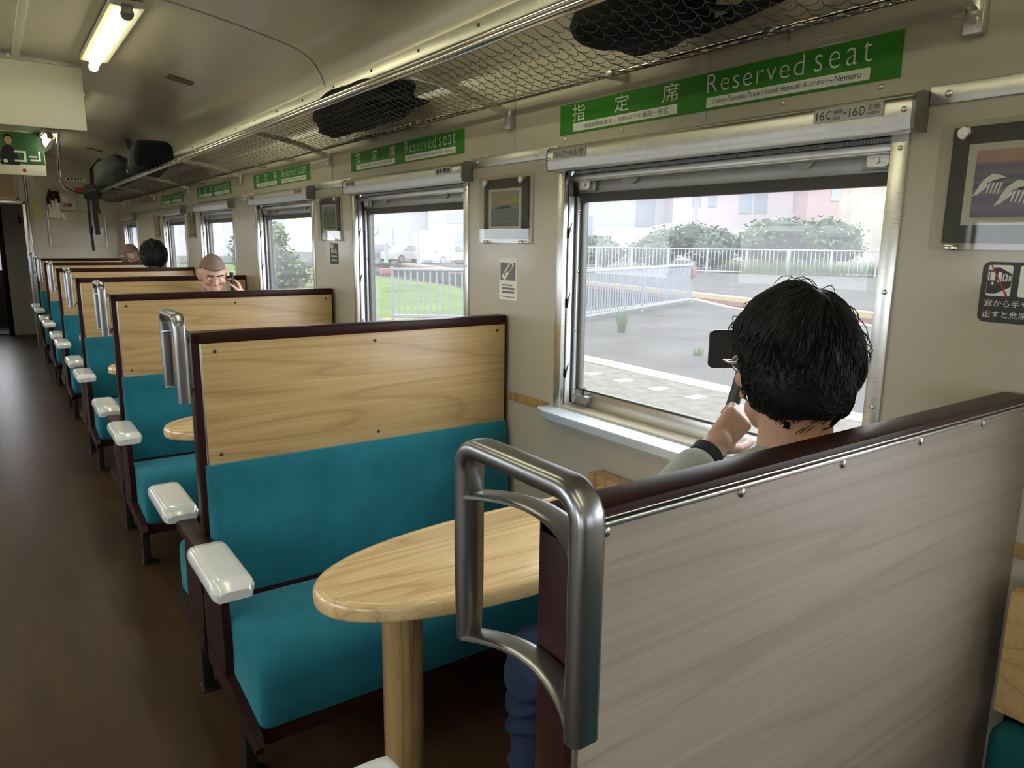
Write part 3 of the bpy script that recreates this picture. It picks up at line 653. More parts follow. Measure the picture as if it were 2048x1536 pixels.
l0 = lamp('fluorescent_lamp', 0.624, 4.592, 'lit fluorescent tube lamp on the ceiling at upper left, ahead of the hanging white panel', 'fluorescent ceiling lamps')
for k in range(-4, 3):
    if k: dup(l0, (0.624, 4.592 + 2.55 * k, 2.548), label=('lit fluorescent tube lamp behind the hanging white panel' if k > 0 else 'lit fluorescent tube lamp above and behind the photographer'))
for k in range(-4, 3):
    dup(l0, (2 * XC - 0.624, 4.592 + 2.55 * k, 2.548), label='lit fluorescent tube lamp in the row over the far side of the aisle')
# ventilation slots in the ceiling
def slot(x, y, z, rot, label):
    o = MB().box(-0.075, 0.075, -0.045, 0.045, -0.004, 0.004, 0.001).build('ceiling_vent', M['seam'], smooth=False)
    o.location = (x, y, z); o.rotation_euler = (0, rot, 0); tag(o, label, 'vent', 'ceiling vents'); return o
slot(1.105, 5.29, 2.502, 0.19, 'dark slot vent in the ceiling to the right of the lit tube lamp')
slot(1.105, 10.0, 2.502, 0.19, 'far dark slot vent in the ceiling left of the black suitcase')

# ------------------------------------------------------------------ benches
X0, X1 = 0.445, 1.546
TH = 0.052                       # thickness of the shared back
def seat_cushion(sgn, yb):
    """sgn -1: faces the camera (-y).  yb: face of the back on that side"""
    prof = [(0.02, 0.27), (0.02, 0.415), (0.06, 0.438), (0.20, 0.452), (0.33, 0.462), (0.40, 0.460), (0.435, 0.448), (0.462, 0.420), (0.472, 0.38), (0.472, 0.31), (0.468, 0.262), (0.455, 0.245), (0.40, 0.240), (0.06, 0.250)]
    mb = MB(); xs = [(0.0, 0.93), (0.004, 0.965), (0.016, 0.99), (0.035, 1.0), (0.06, 1.0)]
    cz = 0.345; cy = 0.25; n = len(prof); rings = []
    stations = [(X0 + 0.012 + a, s) for a, s in xs] + [(X1 - 0.012 - a, s) for a, s in xs[::-1]]
    for x, s in stations:
        rings.append([mb.bm.verts.new((x, yb + sgn * (cy + (y - cy) * s), cz + (z - cz) * s)) for y, z in prof])
    for i in range(len(rings) - 1):
        for j in range(n): mb.bm.faces.new((rings[i][j], rings[i][(j + 1) % n], rings[i + 1][(j + 1) % n], rings[i + 1][j]))
    mb.bm.faces.new(rings[0]); mb.bm.faces.new(rings[-1])
    return mb
def back_cushion(sgn, yb, ztop):
    prof = [(0.0, 0.425), (0.0, ztop), (0.012, ztop), (0.020, ztop - 0.010), (0.028, ztop - 0.06), (0.040, 0.68), (0.052, 0.54), (0.050, 0.47), (0.040, 0.437), (0.02, 0.428)]
    mb = MB(); n = len(prof); rings = []
    for x, s in [(X0 + 0.016, 0.35), (X0 + 0.020, 0.75), (X0 + 0.030, 1.0), (X1 - 0.022, 1.0), (X1 - 0.012, 0.75), (X1 - 0.008, 0.35)]:
        rings.append([mb.bm.verts.new((x, yb + sgn * y * s, z)) for y, z in prof])
    for i in range(len(rings) - 1):
        for j in range(n): mb.bm.faces.new((rings[i][j], rings[i][(j + 1) % n], rings[i + 1][(j + 1) % n], rings[i + 1][j]))
    mb.bm.faces.new(rings[0]); mb.bm.faces.new(rings[-1])
    return mb
RSEC = [(0.5 * a, b) for a, b in ((1.6, -0.5), (1.9, -0.25), (1.9, 0.25), (1.6, 0.5), (1.0, 0.62), (-1.0, 0.62), (-1.6, 0.5), (-1.9, 0.25), (-1.9, -0.25), (-1.6, -0.5), (-1.0, -0.62), (1.0, -0.62))]
def grab_handle(yc):
    """loop of satin metal at the aisle end of a back: outer loop plus two bowed cross bars"""
    xh = 0.404; y0, y1, z0, z1 = yc - 0.098, yc + 0.098, 1.072, 1.303
    mb = MB()
    def corner(cy, cz, r, a0, n=5): return [(xh, cy + r * math.cos(a0 + PI / 2 * k / n), cz + r * math.sin(a0 + PI / 2 * k / n)) for k in range(n + 1)]
    pts = []
    pts += corner(y1 - 0.028, z1 - 0.028, 0.028, 0); pts += corner(y0 + 0.028, z1 - 0.028, 0.028, PI / 2)
    up = pts[:]
    path = [(xh, y1, z0 + 0.004)] + [(xh, y1, z0 + 0.08), (xh, y1, z0 + 0.15)] + up + [(xh, y0, z0 + 0.15), (xh, y0, z0 + 0.06), (xh, y0, z0 - 0.008)]
    r = [0.0172] * len(path); r[0] = 0.015; r[-1] = 0.0172
    mb.tube(path, r, up=(1, 0, 0), sec=[(a, b) for a, b in RSEC])
    for (za, zb, r_, rise) in ((1.245, 1.243, 0.0125, 0.010), (z0 + 0.006, z0 + 0.0, 0.0125, 0.012)):
        pp = []
        for k in range(13):
            t = k / 12; y = y1 - (y1 - y0) * t
            bow = math.sin(PI * min(1, t)) ** 0.8
            pp.append((xh + 0.024 * bow, y, za + (zb - za) * t + rise * math.sin(PI * t) - 0.0))
        mb.tube(pp, 0.0165, up=(1, 0, 0), sec=[(a, b * 0.36) for a, b in RSEC])
    return mb
def armrest(sgn, yc, beam=True):
    """pale moulded pad; sgn -1 toward the camera"""
    a, b = (yc - 0.475, yc - 0.150) if sgn < 0 else (yc + 0.150, yc + 0.475)
    mb = MB(); n = 14; rings = []
    for k in range(n + 1):
        t = k / n; y = a + (b - a) * t
        e = min(t, 1 - t) * (b - a)
        s = 1.0 if e > 0.035 else math.sqrt(max(0.06, 1 - (1 - e / 0.035) ** 2))
        s = 0.72 + 0.28 * s; w = 0.054 * s
        h0, h1 = 0.628, 0.628 + 0.044 * (0.45 + 0.55 * (1.0 if e > 0.03 else math.sin(PI / 2 * max(0.1, e / 0.03))))
        ring = [(-w * 0.92, h0), (-w, h0 + 0.012), (-w, h0 + 0.022), (-w * 0.94, h1 - 0.009), (-w * 0.80, h1 - 0.002), (-w * 0.5, h1 + 0.001), (w * 0.5, h1 + 0.001), (w * 0.80, h1 - 0.002), (w * 0.94, h1 - 0.009), (w, h0 + 0.022), (w, h0 + 0.012), (w * 0.92, h0)]
        rings.append([mb.bm.verts.new((0.418 + u, y, v)) for u, v in ring])
    m = len(rings[0])
    for i in range(n):
        for j in range(m): mb.bm.faces.new((rings[i][j], rings[i][(j + 1) % m], rings[i + 1][(j + 1) % m], rings[i + 1][j]))
    mb.bm.faces.new(rings[0]); mb.bm.faces.new(rings[-1])
    return mb
def make_bench(label, single=False, screws=True):
    """origin at the floor under the shared back; the near face of the back is local y=0"""
    t = thing('bench', label, 'bench', (0, YA, 0), 0, 'double benches along the window wall')
    yc = TH / 2
    # frame of the back
    mb = MB()
    mb.box(X0, X1, 0, TH, 1.214, 1.250, 0.006, 2)
    mb.box(X0, X0 + 0.028, 0, TH, 0.42, 1.246, 0.004); mb.box(X1 - 0.016, X1, 0, TH, 0.05, 1.246, 0.004)
    mb.box(X0 + 0.004, X1, 0.006, TH - 0.006, 0.36, 1.23)
    mb.build('back_frame', M['brown'], t)
    if not single:
        p = MB().box(X0 + 0.027, X1 - 0.012, -0.003, 0.010, 0.852, 1.217, 0.0015).build('wood_panel', M['wood'], t)
        MB().box(X0 + 0.0215, X0 + 0.0275, -0.002, 0.004, 0.852, 1.217, 0.001).build('panel_edging', M['alu'], t)
    else:
        p = MB().box(X0 + 0.014, X1 + 0.008, -0.004, 0.006, 0.05, 1.231, 0.001).build('laminate_panel', M['laminate'], t)
        mb = MB(); mb.box(X0 + 0.009, X0 + 0.015, -0.006, 0.004, 0.05, 1.232, 0.001); mb.box(X0 + 0.012, X1 + 0.008, -0.006, 0.004, 1.2305, 1.2365, 0.001); mb.box(X0 + 0.012, X1 + 0.008, -0.004, 0.006, 1.239, 1.2415, 0.0008)
        mb.build('panel_edging', M['alu'], t)
    q = MB().box(X0 + 0.027, X1 - 0.012, TH - 0.010, TH + 0.003, 0.852, 1.217, 0.0015).build('wood_panel', M['wood'], t)
    if screws and not single:
        for x, z in ((0.508, 1.193), (1.013, 1.191), (1.500, 1.196), (0.508, 0.882), (1.018, 0.881)): screw(p, (x, -0.003, z), '-y', 0.0055, 'screw_dark')
    if single:
        for x, z in ((0.489, 1.226), (0.706, 1.2265), (0.921, 1.226), (1.131, 1.226), (1.338, 1.226), (1.546, 1.03)): screw(p, (x, -0.004, z), '-y', 0.0062, 'screw')
    sides = ((1, TH),) if single else ((-1, 0.0), (1, TH))
    for sgn, yb in sides:
        back_cushion(sgn, yb, 0.853).build('back_cushion', M['teal'], t)
        seat_cushion(sgn, yb).build('seat_cushion', M['teal'], t)
        armrest(sgn, yc).build('armrest', M['armrest'], t)
        # side frame at the aisle: arm support plate and the rail under the cushion
        s = sgn; Y = lambda d: yb + s * d
        mb = MB()
        mb.prism([(Y(0.06), 0.625), (Y(0.20), 0.625), (Y(0.215), 0.36), (Y(0.20), 0.24), (Y(-0.0), 0.22), (Y(-0.02), 0.43)] if s > 0 else [(Y(0.06), 0.625), (Y(0.20), 0.625), (Y(0.215), 0.36), (Y(0.20), 0.24), (Y(0.0), 0.22), (Y(-0.02), 0.43)], 'x', X0 - 0.012, X0 + 0.010)
        mb.prism([(Y(0.0), 0.235), (Y(0.0), 0.30), (Y(0.25), 0.285), (Y(0.485), 0.258), (Y(0.505), 0.235), (Y(0.49), 0.208), (Y(0.22), 0.215)], 'x', X0 - 0.014, X0 + 0.008)
        mb.box(X0, X1, min(Y(0.05), Y(0.46)), max(Y(0.05), Y(0.46)), 0.205, 0.247)
        mb.box(X0, X1, min(Y(-0.01), Y(0.045)), max(Y(-0.01), Y(0.045)), 0.30, 0.445)
        mb.build('seat_frame', M['brown'], t)
    mb = MB(); mb.box(X0 - 0.045, X0 + 0.012, yc - (0.16 if not single else 0.02), yc + 0.16, 0.606, 0.634, 0.004)
    mb.build('arm_beam', M['brown'], t)
    grab_handle(yc).build('grab_handle', M['satin'], t)
    for ya in ((-0.285, 0.225) if not single else (0.30, 0.02)):
        for xx in (X0 + 0.005, X1 - 0.10):
            mb = MB(); mb.box(xx, xx + 0.032, ya - 0.022, ya + 0.022, 0.006, 0.225, 0.003); mb.box(xx - 0.004, xx + 0.055, ya - 0.03, ya + 0.03, 0.0, 0.008, 0.002)
            mb.tube([(xx + 0.044, ya - 0.018, 0.007), (xx + 0.044, ya - 0.018, 0.014)], 0.006, 8); mb.tube([(xx + 0.044, ya + 0.018, 0.007), (xx + 0.044, ya + 0.018, 0.014)], 0.006, 8)
            mb.build('leg', M['black_leg'], t)
    return t
BL = ['teal double bench with pale wood back facing the camera, behind the nearest table',
      'second teal double bench from the camera, in front of the shaved man with downcast eyes',
      'third teal double bench from the camera, on which the shaved man with downcast eyes sits',
      'fourth teal double bench from the camera, on which the black haired passenger leans',
      'fifth teal double bench from the camera, in front of the shaved man looking sideways',
      'farthest teal double bench, against the end wall panel']
benches = [make_bench(BL[0])]
for k in range(1, 6):
    b = dup(benches[0], (0, YA + k * P, 0), label=BL[k], skip=('screw',) if k > 1 else ())
    benches.append(b)
near = make_bench('grey wood-effect back of the nearest bench with a satin grab handle, at lower right', single=True)
near.location = (0, YA - P, 0); near.name = 'bench_with_grey_back'

# long wall seat behind the grey partition, at the lower right corner
t = thing('long_bench', 'wooden backed wall seat with dark teal weave at the lower right corner', 'bench', (1.49, -0.55, 0))
mb = MB(); mb.box(-0.035, 0.0, -1.0, 1.038, 0.665, 0.905, 0.004); mb.build('wood_back', M['wood'], t)
mb = MB(); mb.box(0.0, 0.066, -1.0, 1.03, 0.05, 0.90); mb.build('seat_base', M['brown'], t)
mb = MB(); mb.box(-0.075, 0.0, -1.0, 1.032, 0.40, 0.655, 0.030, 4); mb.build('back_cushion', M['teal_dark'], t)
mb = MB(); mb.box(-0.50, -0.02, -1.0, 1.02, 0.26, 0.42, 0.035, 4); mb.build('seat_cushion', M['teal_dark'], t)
mb = MB(); mb.box(-0.46, -0.02, -0.98, 1.0, 0.0, 0.26, 0.004); mb.build('seat_skirt', M['brown'], t)

# ------------------------------------------------------------------ tables
def table_top():
    # outline in (x,y): half ellipse tip toward the aisle, straight to the wall
    pts = []; xt, xs, hw = 0.502, 1.06, 0.214
    for k in range(41):
        a = PI / 2 + PI * k / 40
        c, s = math.cos(a), math.sin(a)
        pts.append((xs + (xs - xt) * (-abs(c) ** 0.90), hw * (1 if s > 0 else -1) * abs(s) ** 0.90))
    pts = [(1.50, hw - 0.004)] + pts + [(1.50, -hw + 0.004)]
    cx, cy = 1.05, 0.0
    mb = MB(); rings = []
    n = len(pts)
    nrm = []
    for i in range(n):
        a, b = Vector(pts[max(0, i - 1)]), Vector(pts[min(n - 1, i + 1)]); d = (b - a).normalized(); nrm.append(Vector((d.y, -d.x)))
    for ins, z in ((0.028, 0.7275), (0.006, 0.7275), (0.001, 0.7305), (0.0, 0.736), (0.0, 0.754), (0.003, 0.763), (0.009, 0.769), (0.018, 0.7705), (0.0235, 0.7690), (0.0265, 0.7682), (0.029, 0.7682), (0.032, 0.7692)):
        rings.append([mb.bm.verts.new((pts[i][0] - nrm[i].x * ins, pts[i][1] - nrm[i].y * ins, z)) for i in range(n)])
    for A, B in zip(rings, rings[1:]):
        for j in range(n): mb.bm.faces.new((A[j], A[(j + 1) % n], B[(j + 1) % n], B[j]))
    mb.bm.faces.new(rings[0][::-1]); mb.bm.faces.new(rings[-1])
    return mb
def make_table(label):
    t = thing('table', label, 'table', (0, 1.437, 0), 0, 'wooden window tables')
    table_top().build('table_top', M['table'], t, angle=60)
    mb = MB(); mb.tube([(0.705, 0.0, 0.0), (0.705, 0.0, 0.735)], 0.0475, 28); mb.build('table_leg', M['table_leg'], t)
    mb = MB(); mb.tube([(0.705, 0.0, 0.0), (0.705, 0.0, 0.012)], 0.07, 28); mb.build('foot_plate', M['black_leg'], t)
    mb = MB(); mb.box(1.495, W - 0.0005, -0.26, 0.26, 0.735, 0.797, 0.004); mb.build('wall_ledge', M['table_leg'], t)
    return t
TL = ['honey wood oval ended table nearest the camera, in front of the seated man', 'second wooden table, its rounded tip behind the first teal bench', 'third wooden table, small rounded tip beyond the second teal bench', 'fourth wooden table, tiny tip beyond the third teal bench', 'fifth wooden table, barely seen beyond the fourth teal bench']
tables = [make_table(TL[0])]
for k in range(1, 5): tables.append(dup(tables[0], (0, 1.437 + k * P, 0), label=TL[k]))

# ------------------------------------------------------------------ luggage rack with net
RXF, RXR = 1.150, 1.505
RZF, RZR = 2.046, 1.990
RY0, RY1 = 0.70, 11.25
rk = thing('luggage_rack', 'long chrome luggage rack with brown net above the windows', 'luggage rack', (W, 5.9, 2.0))
yo = 5.9
mb = MB(); mb.tube([(RXF - W, RY0 - yo, RZF - 2.0), (RXF - W, RY1 - yo, RZF - 2.0)], 0.0125, 12); mb.build('front_rail', M['chrome'], rk)
mb = MB(); mb.tube([(RXF + 0.016 - W, RY0 - yo, RZF + 0.022 - 2.0), (RXF + 0.016 - W, RY1 - yo, RZF + 0.022 - 2.0)], 0.009, 10); mb.build('upper_rail', M['chrome'], rk)
mb = MB(); mb.tube([(RXR - W, RY0 - yo, RZR - 2.0), (RXR - W, RY1 - yo, RZR - 2.0)], 0.0085, 10); mb.build('rear_rail', M['chrome'], rk)
BRK = [RY0 + 0.01] + [2.23 + 1.7023 * k for k in range(0, 6)] + [RY1 - 0.01]
def bracket():
    mb = MB()
    pts = [(RXF + 0.01 - W, 0, 0.040), (RXF + 0.12 - W, 0, 0.028), (RXF + 0.24 - W, 0, 0.005), (RXR - 0.03 - W, 0, -0.022), (-0.012, 0, -0.045)]
    mb.tube(pts, 0.011, 8, sec=[(0.8, -1.1), (0.8, 1.1), (-0.8, 1.1), (-0.8, -1.1)], up=(0, 1, 0))
    mb.box(-0.022, -0.001, -0.018, 0.018, -0.095, -0.030, 0.004); mb.tube([(-0.022, 0, -0.070), (-0.028, 0, -0.070)], 0.009, 10)
    return mb.mesh('bracket', M['alu'])
bm_ = bracket()
for y in BRK:
    o = bpy.data.objects.new('bracket', bm_); COL.objects.link(o); o.parent = rk; o.location = (0, y - yo, 0)
clip = MB().box(RXR - 0.016 - W, -0.0005, -0.012, 0.012, RZR - 0.014 - 2.0, RZR + 0.010 - 2.0, 0.002).mesh('rail_clip', M['alu'])
for k in range(0, 6):
    for d in (0.60, 1.13):
        if k == 5 and d > 1: continue
        o = bpy.data.objects.new('rail_clip', clip); COL.objects.link(o); o.parent = rk; o.location = (0, BRK[1] + (k - 1) * P + d + 0.0 - yo, 0)
def net_mesh(length, cell=0.0425):
    mb = MB(); nx = 12; ny = int(round(length / cell))
    def pos(a, y):
        x = RXF + 0.004 + (RXR - RXF - 0.004) * a
        z = RZF - 0.012 + (RZR - 0.006 - RZF + 0.012) * a - 0.038 * math.sin(PI * a ** 1.4)
        return Vector((x - W, y, z - 2.0))
    r = 0.00105
    rows = [0.0] + [((i + 1) / (nx + 1)) ** 0.92 for i in range(nx)] + [1.0]
    for j in range(ny + 1):
        y = (j / ny - 0.5) * length; pts = []
        for i, a in enumerate(rows):
            w = 0.0035 * (1 if (i + j) % 2 else -1); pts.append(pos(a, y + w + 0.02 * (a - 0.5)))
        mb.tube(pts, r, 3, caps=False)
    for i, a in enumerate(rows[1:-1], 1):
        pts = []
        for j in range(ny):
            for q in range(4):
                f = q / 4; y = ((j + f) / ny - 0.5) * length
                sag = 4 * f * (1 - f)
                w = (0.0035 * (1 if (i + j) % 2 else -1)) * (1 - 2 * f)
                p = pos(min(1.0, a + 0.036 * sag), y + w + 0.02 * (a - 0.5)); p.z -= 0.002 * sag; pts.append(p)
        mb.tube(pts, r, 3, caps=False)
    return mb.mesh('net', M['net'], smooth=False)
nm = net_mesh(P - 0.03); nm0 = net_mesh(BRK[1] - BRK[0] - 0.03)
for a, b in zip(BRK, BRK[1:]):
    if b - a < 0.8: me = net_mesh(b - a - 0.03)
    else: me = nm if abs((b - a) - P) < 0.02 else (nm0 if a < 1 else net_mesh(b - a - 0.03))
    o = bpy.data.objects.new('net', me); COL.objects.link(o); o.parent = rk; o.location = (0, (a + b) / 2 - yo, 0)

# ------------------------------------------------------------------ bags on the rack
def soft_box(c, rad, mat, name='bag_body', parent=None, seed=1, p=3.2, lump=0.10, rot=None):
    rnd = random.Random(seed); ph = [rnd.uniform(0, 6) for _ in range(6)]
    def fn(q):
        k = (abs(q.x) ** p + abs(q.y) ** p + abs(q.z) ** p) ** (-1 / p)
        l = 1 + lump * (math.sin(5 * q.x + ph[0]) * math.sin(4 * q.y + ph[1]) + 0.6 * math.sin(7 * q.z + ph[2] + 3 * q.y) + 0.4 * math.sin(11 * q.y + ph[3]))
        return q * k * l
    mb = MB(); mb.ellipsoid(c, rad, rot, 28, 18, fn); return mb.build(name, mat, parent)
def strap(parent, pts, w=0.018, mat='bagblack', name='strap', up=(1, 0, 0)):
    mb = MB(); mb.tube(pts, 1.0, up=up, sec=[(w, 0.003), (-w, 0.003), (-w, -0.003), (w, -0.003)]); return mb.build(name, M[mat], parent)
t = thing('backpack', 'black backpack lying in the rack net above the seated man', 'bag', (1.36, 1.27, 2.0), 0, 'bags on the luggage rack')
soft_box((-0.01, 0.12, 0.085), (0.12, 0.19, 0.10), M['bagblack'], 'bag_body', t, 3, 3.0, 0.09)
soft_box((-0.03, -0.28, 0.082), (0.11, 0.16, 0.07), M['bagblack'], 'front_pocket', t, 5, 2.6, 0.14)
strap(t, [(0.05, 0.25, 0.03), (0.10, 0.05, 0.02), (0.075, -0.10, 0.025), (0.02, -0.22, 0.035), (-0.04, -0.34, 0.04)], 0.024)
strap(t, [(0.09, 0.12, 0.03), (0.11, -0.05, 0.03), (0.09, -0.2, 0.04), (0.05, -0.33, 0.045)], 0.018)
strap(t, [(-0.05, 0.0, 0.045), (0.0, -0.08, 0.03), (0.06, -0.12, 0.03)], 0.02)
MB().box(0.075, 0.105, 0.075, 0.125, 0.010, 0.0125).build('luggage_tag', M['white'], t)
t = thing('holdall', 'dark holdall lying in the rack net above the second window', 'bag', (1.37, 3.02, 2.0), 0, 'bags on the luggage rack')
soft_box((-0.01, 0.05, 0.075), (0.115, 0.36, 0.08), M['bagblack'], 'bag_body', t, 9, 3.4, 0.07)
soft_box((0.06, 0.48, 0.05), (0.07, 0.14, 0.045), M['bagblack'], 'end_pocket', t, 10, 2.6, 0.12)
strap(t, [(-0.02, -0.22, 0.06), (-0.03, -0.34, 0.05), (-0.01, -0.42, 0.045), (0.05, -0.40, 0.04), (0.07, -0.28, 0.04)], 0.02)
strap(t, [(-0.10, -0.20, 0.05), (-0.11, -0.34, 0.045), (-0.09, -0.43, 0.04)], 0.012)
t = thing('suitcase', 'black ribbed suitcase standing out over the rack, at far upper left', 'suitcase', (1.26, 7.45, 2.075), math.radians(-6), 'bags on the luggage rack')
mb = MB(); mb.box(-0.17, 0.13, -0.80, 0.66, 0.0, 0.21, 0.07, 4); mb.build('suitcase_shell', M['bagblack'], t)
for d in (-0.12, -0.02, 0.08):
    MB().box(-0.1745, 0.0, d - 0.012, d + 0.012, 0.05, 0.18, 0.004).build('rib', M['greycloth'], t)
mb = MB(); mb.tube([(-0.10, 0.62, 0.17), (-0.12, 0.85, 0.26), (-0.13, 1.15, 0.36)], 0.055, 8, sec=[(1, 0.5), (1, -0.5), (-1, -0.5), (-1, 0.5)]); mb.build('pull_handle', M['greycloth'], t)
mb = MB(); mb.tube([(-0.165, 0.55, 0.07), (-0.178, 0.55, 0.07)], 0.03, 12); mb.build('buckle', M['chrome'], t)
t = thing('rucksack', 'charcoal rucksack with hanging straps at the far end of the rack', 'bag', (1.29, 9.75, 2.06), 0, 'bags on the luggage rack')
soft_box((-0.06, -0.15, 0.15), (0.16, 0.95, 0.16), M['bagolive'], 'bag_body', t, 12, 2.6, 0.08)
soft_box((-0.16, 1.05, 0.0), (0.10, 0.25, 0.10), M['bagolive'], 'side_pocket', t, 14, 2.2, 0.12)
strap(t, [(-0.20, -0.30, 0.30), (-0.24, 0.1, 0.22), (-0.22, 0.4, 0.05)], 0.022, 'greycloth')
for (dx, dy, z1, w) in ((-0.215, 1.0, -0.72, 0.016), (-0.165, 0.85, -0.52, 0.028), (-0.14, 0.75, -0.26, 0.014)):
    strap(t, [(dx + 0.05, dy - 0.1, 0.10), (dx, dy, 0.0), (dx - 0.004, dy + 0.01, z1 * 0.5), (dx + 0.006, dy, z1)], w, 'bagolive', up=(1, 0.2, 0))
mb = MB(); mb.box(-0.236, -0.194, 0.98, 1.03, -0.50, -0.42, 0.006); mb.build('strap_buckle', M['black_plastic'], t)

# ------------------------------------------------------------------ things hanging from the ceiling
t = thing('hanging_board', 'blank white panel hanging from the ceiling at upper left', 'panel', (0.13, 5.57, 2.40))
mb = MB(); mb.box(-0.455, 0.457, -0.006, 0.006, -0.222, 0.155, 0.002); mb.build('board', M['offwhite'], t)
mb = MB(); mb.box(-0.455, 0.457, -0.014, 0.014, 0.155, 0.196, 0.003); mb.build('mounting_rail', M['plate'], t)
mb = MB(); mb.tube([(0.08, -0.014, 0.178), (0.08, -0.019, 0.178)], 0.011, 16); mb.build('rail_button', M['lamp_white'], t)
M['poster_green'] = bands('poster_green_print', 0, [(0.0, (0.10, 0.20, 0.05)), (0.55, (0.09, 0.17, 0.035)), (0.8, (0.02, 0.09, 0.03)), (1.0, (0.02, 0.10, 0.04))], 0.4, 0.1, 3)
t = thing('hanging_poster', 'green advertising poster with a dark suited figure, hanging beyond the white panel', 'poster', (0.13, 9.56, 2.40))
mb = MB(); mb.box(-0.455, 0.457, -0.003, 0.003, -0.250, 0.19, 0.001); mb.build('sheet', M['offwhite'], t)
mb = MB(); mb.box(-0.450, 0.452, -0.005, -0.003, -0.140, 0.185); mb.build('green_print', M['poster_green'], t, smooth=False)
def pp(nm, mt, polys, off=-0.006):
    for p in polys: MB().face([(u * 1.16, off, v * 1.16) for u, v in p]).build(nm, M[mt], t, smooth=False)
pp('figure_suit', 'navy', [[(0.05, -0.13), (0.20, -0.13), (0.18, -0.02), (0.15, 0.03), (0.115, 0.045), (0.075, 0.02), (0.055, -0.04)]])
pp('figure_face', 'skin', [[(0.125 + 0.028 * math.cos(a), 0.085 + 0.040 * math.sin(a)) for a in [2 * PI * q / 14 for q in range(14)]]], -0.0065)
pp('figure_hair', 'hair', [[(0.092, 0.09), (0.095, 0.125), (0.12, 0.142), (0.148, 0.13), (0.158, 0.09), (0.145, 0.112), (0.11, 0.115)]], -0.007)
pp('white_mark', 'white', [[(0.16, -0.005), (0.25, -0.005), (0.25, -0.10), (0.16, -0.10), (0.16, -0.085), (0.232, -0.085), (0.232, -0.02), (0.16, -0.02)], [(0.27, -0.045), (0.335, -0.045), (0.335, -0.058), (0.27, -0.058)], [(0.345, 0.0), (0.36, 0.0), (0.36, -0.09), (0.28, -0.09), (0.28, -0.075), (0.345, -0.075)], [(-0.02, -0.09), (0.05, -0.09), (0.05, -0.11), (-0.02, -0.11)], [(0.07, -0.09), (0.10, -0.08), (0.11, -0.11), (0.08, -0.115)]], -0.0075)
pp('red_stamp', 'red', [[(0.225 + 0.016 * math.cos(a), -0.175 + 0.016 * math.sin(a)) for a in [2 * PI * q / 14 for q in range(14)]]], -0.0036)
t = thing('hanging_strap', 'bright white triangular strap handle hanging beside the green poster', 'strap handle', (0.548, 8.55, 2.44))
mb = MB(); mb.tube([(-0.055, 0, -0.005), (-0.042, 0, -0.07), (-0.012, 0, -0.115), (0.018, 0, -0.085), (0.060, 0, -0.02)], [0.014, 0.018, 0.024, 0.02, 0.012], 10); mb.build('handle', M['white'], t)
mb = MB(); mb.tube([(-0.055, 0, -0.005), (0, 0, 0.05), (0.060, 0, -0.02)], 0.005, 6); mb.tube([(0, 0, 0.05), (0, 0, 0.11)], 0.008, 8); mb.build('strap', M['plate'], t)
pipe = [(0.694, 9.1, 2.565), (0.688, 9.1, 2.42), (0.684, 9.2, 2.28), (0.688, 9.35, 2.18), (0.720, 9.75, 2.115), (0.79, 10.2, 2.075), (0.91, 10.65, 2.055), (1.13, 11.15, 2.05)]
o = MB().tube(pipe, 0.016, 10).build('handrail_pipe', M['chrome'])
tag(shift(o, (0.694, 9.1, 2.565)), 'bent chrome handrail pipe running from the ceiling to the far end of the rack', 'handrail')

# ------------------------------------------------------------------ on the end wall
t = thing('wall_panel', 'large cream access panel on the far end wall', 'panel', (1.035, YB, 1.60))
MB().box(-0.325, 0.325, -0.014, 0.0, -0.235, 0.245, 0.004).build('panel_door', M['wall'], t)
mb = MB(); mb.box(-0.345, -0.330, -0.016, 0, -0.24, 0.25, 0.003); mb.box(0.330, 0.345, -0.016, 0, -0.24, 0.25, 0.003); mb.build('panel_frame', M['alu_pale'], t)
t = thing('control_box', 'small cream switch box with red and dark buttons on the end wall', 'switch box', (0.945, YB, 1.98))
MB().box(-0.10, 0.10, -0.05, 0, -0.115, 0.115, 0.006).build('box', M['wall'], t)
for x, mt in ((-0.04, 'red'), (0.015, 'ink')):
    MB().tube([(x, -0.05, -0.045), (x, -0.062, -0.045)], 0.022, 12).build('button', M[mt], t)
tag(shift(MB().box(1.05, 1.185, YB - 0.004, YB, 2.085, 2.175).build('notice_card', M['red'], smooth=False), (1.12, YB, 2.13)), 'small red notice on the end wall right of the switch box', 'notice')
t = MB().box(0.94, 1.175, YB - 0.004, YB, 2.262, 2.305).build('number_plate', M['white'], smooth=False); shift(t, (1.05, YB, 2.285)); tag(t, 'small white number plate high on the end wall', 'number plate')
mb = MB()
for a, b in ((-0.09, -0.06), (-0.045, -0.015), (0.0, 0.02), (0.035, 0.055), (0.075, 0.095)): mb.box(a, b, -0.0055, -0.0038, -0.012, 0.012)
mb.build('plate_marks', M['ink'], t, smooth=False)
t = thing('hanging_tools', 'bundle of dark handled brushes with pale heads hanging on the end wall', 'brushes', (0.80, YB - 0.05, 2.0))
for j, (a, z) in enumerate(((-0.09, 0.0), (-0.04, 0.05), (0.01, 0.07), (0.04, 0.02))):
    h = MB().tube([(a * 0.6, 0, 0.13), (a, 0, z), (a * 0.9, 0, z - 0.06)], 0.018, 8).build('brush_handle', M['brown'], t)
    MB().tube([(a * 0.9, 0, z - 0.06), (a * 0.7, 0, z - 0.15), (a * 0.8, 0, -0.24)], [0.012, 0.02, 0.028], 8).build('brush_head', M['offwhite'], t)
MB().box(-0.06, 0.05, -0.02, 0.05, 0.11, 0.15, 0.01).build('hook_bar', M['lamp_grey'], t)
t = thing('transom_window', 'dim brown transom window above the far doorway', 'window', (0.10, YB, 2.22)); del t['label']; del t['category']; t['kind'] = 'structure'; t.name = 'window_20'
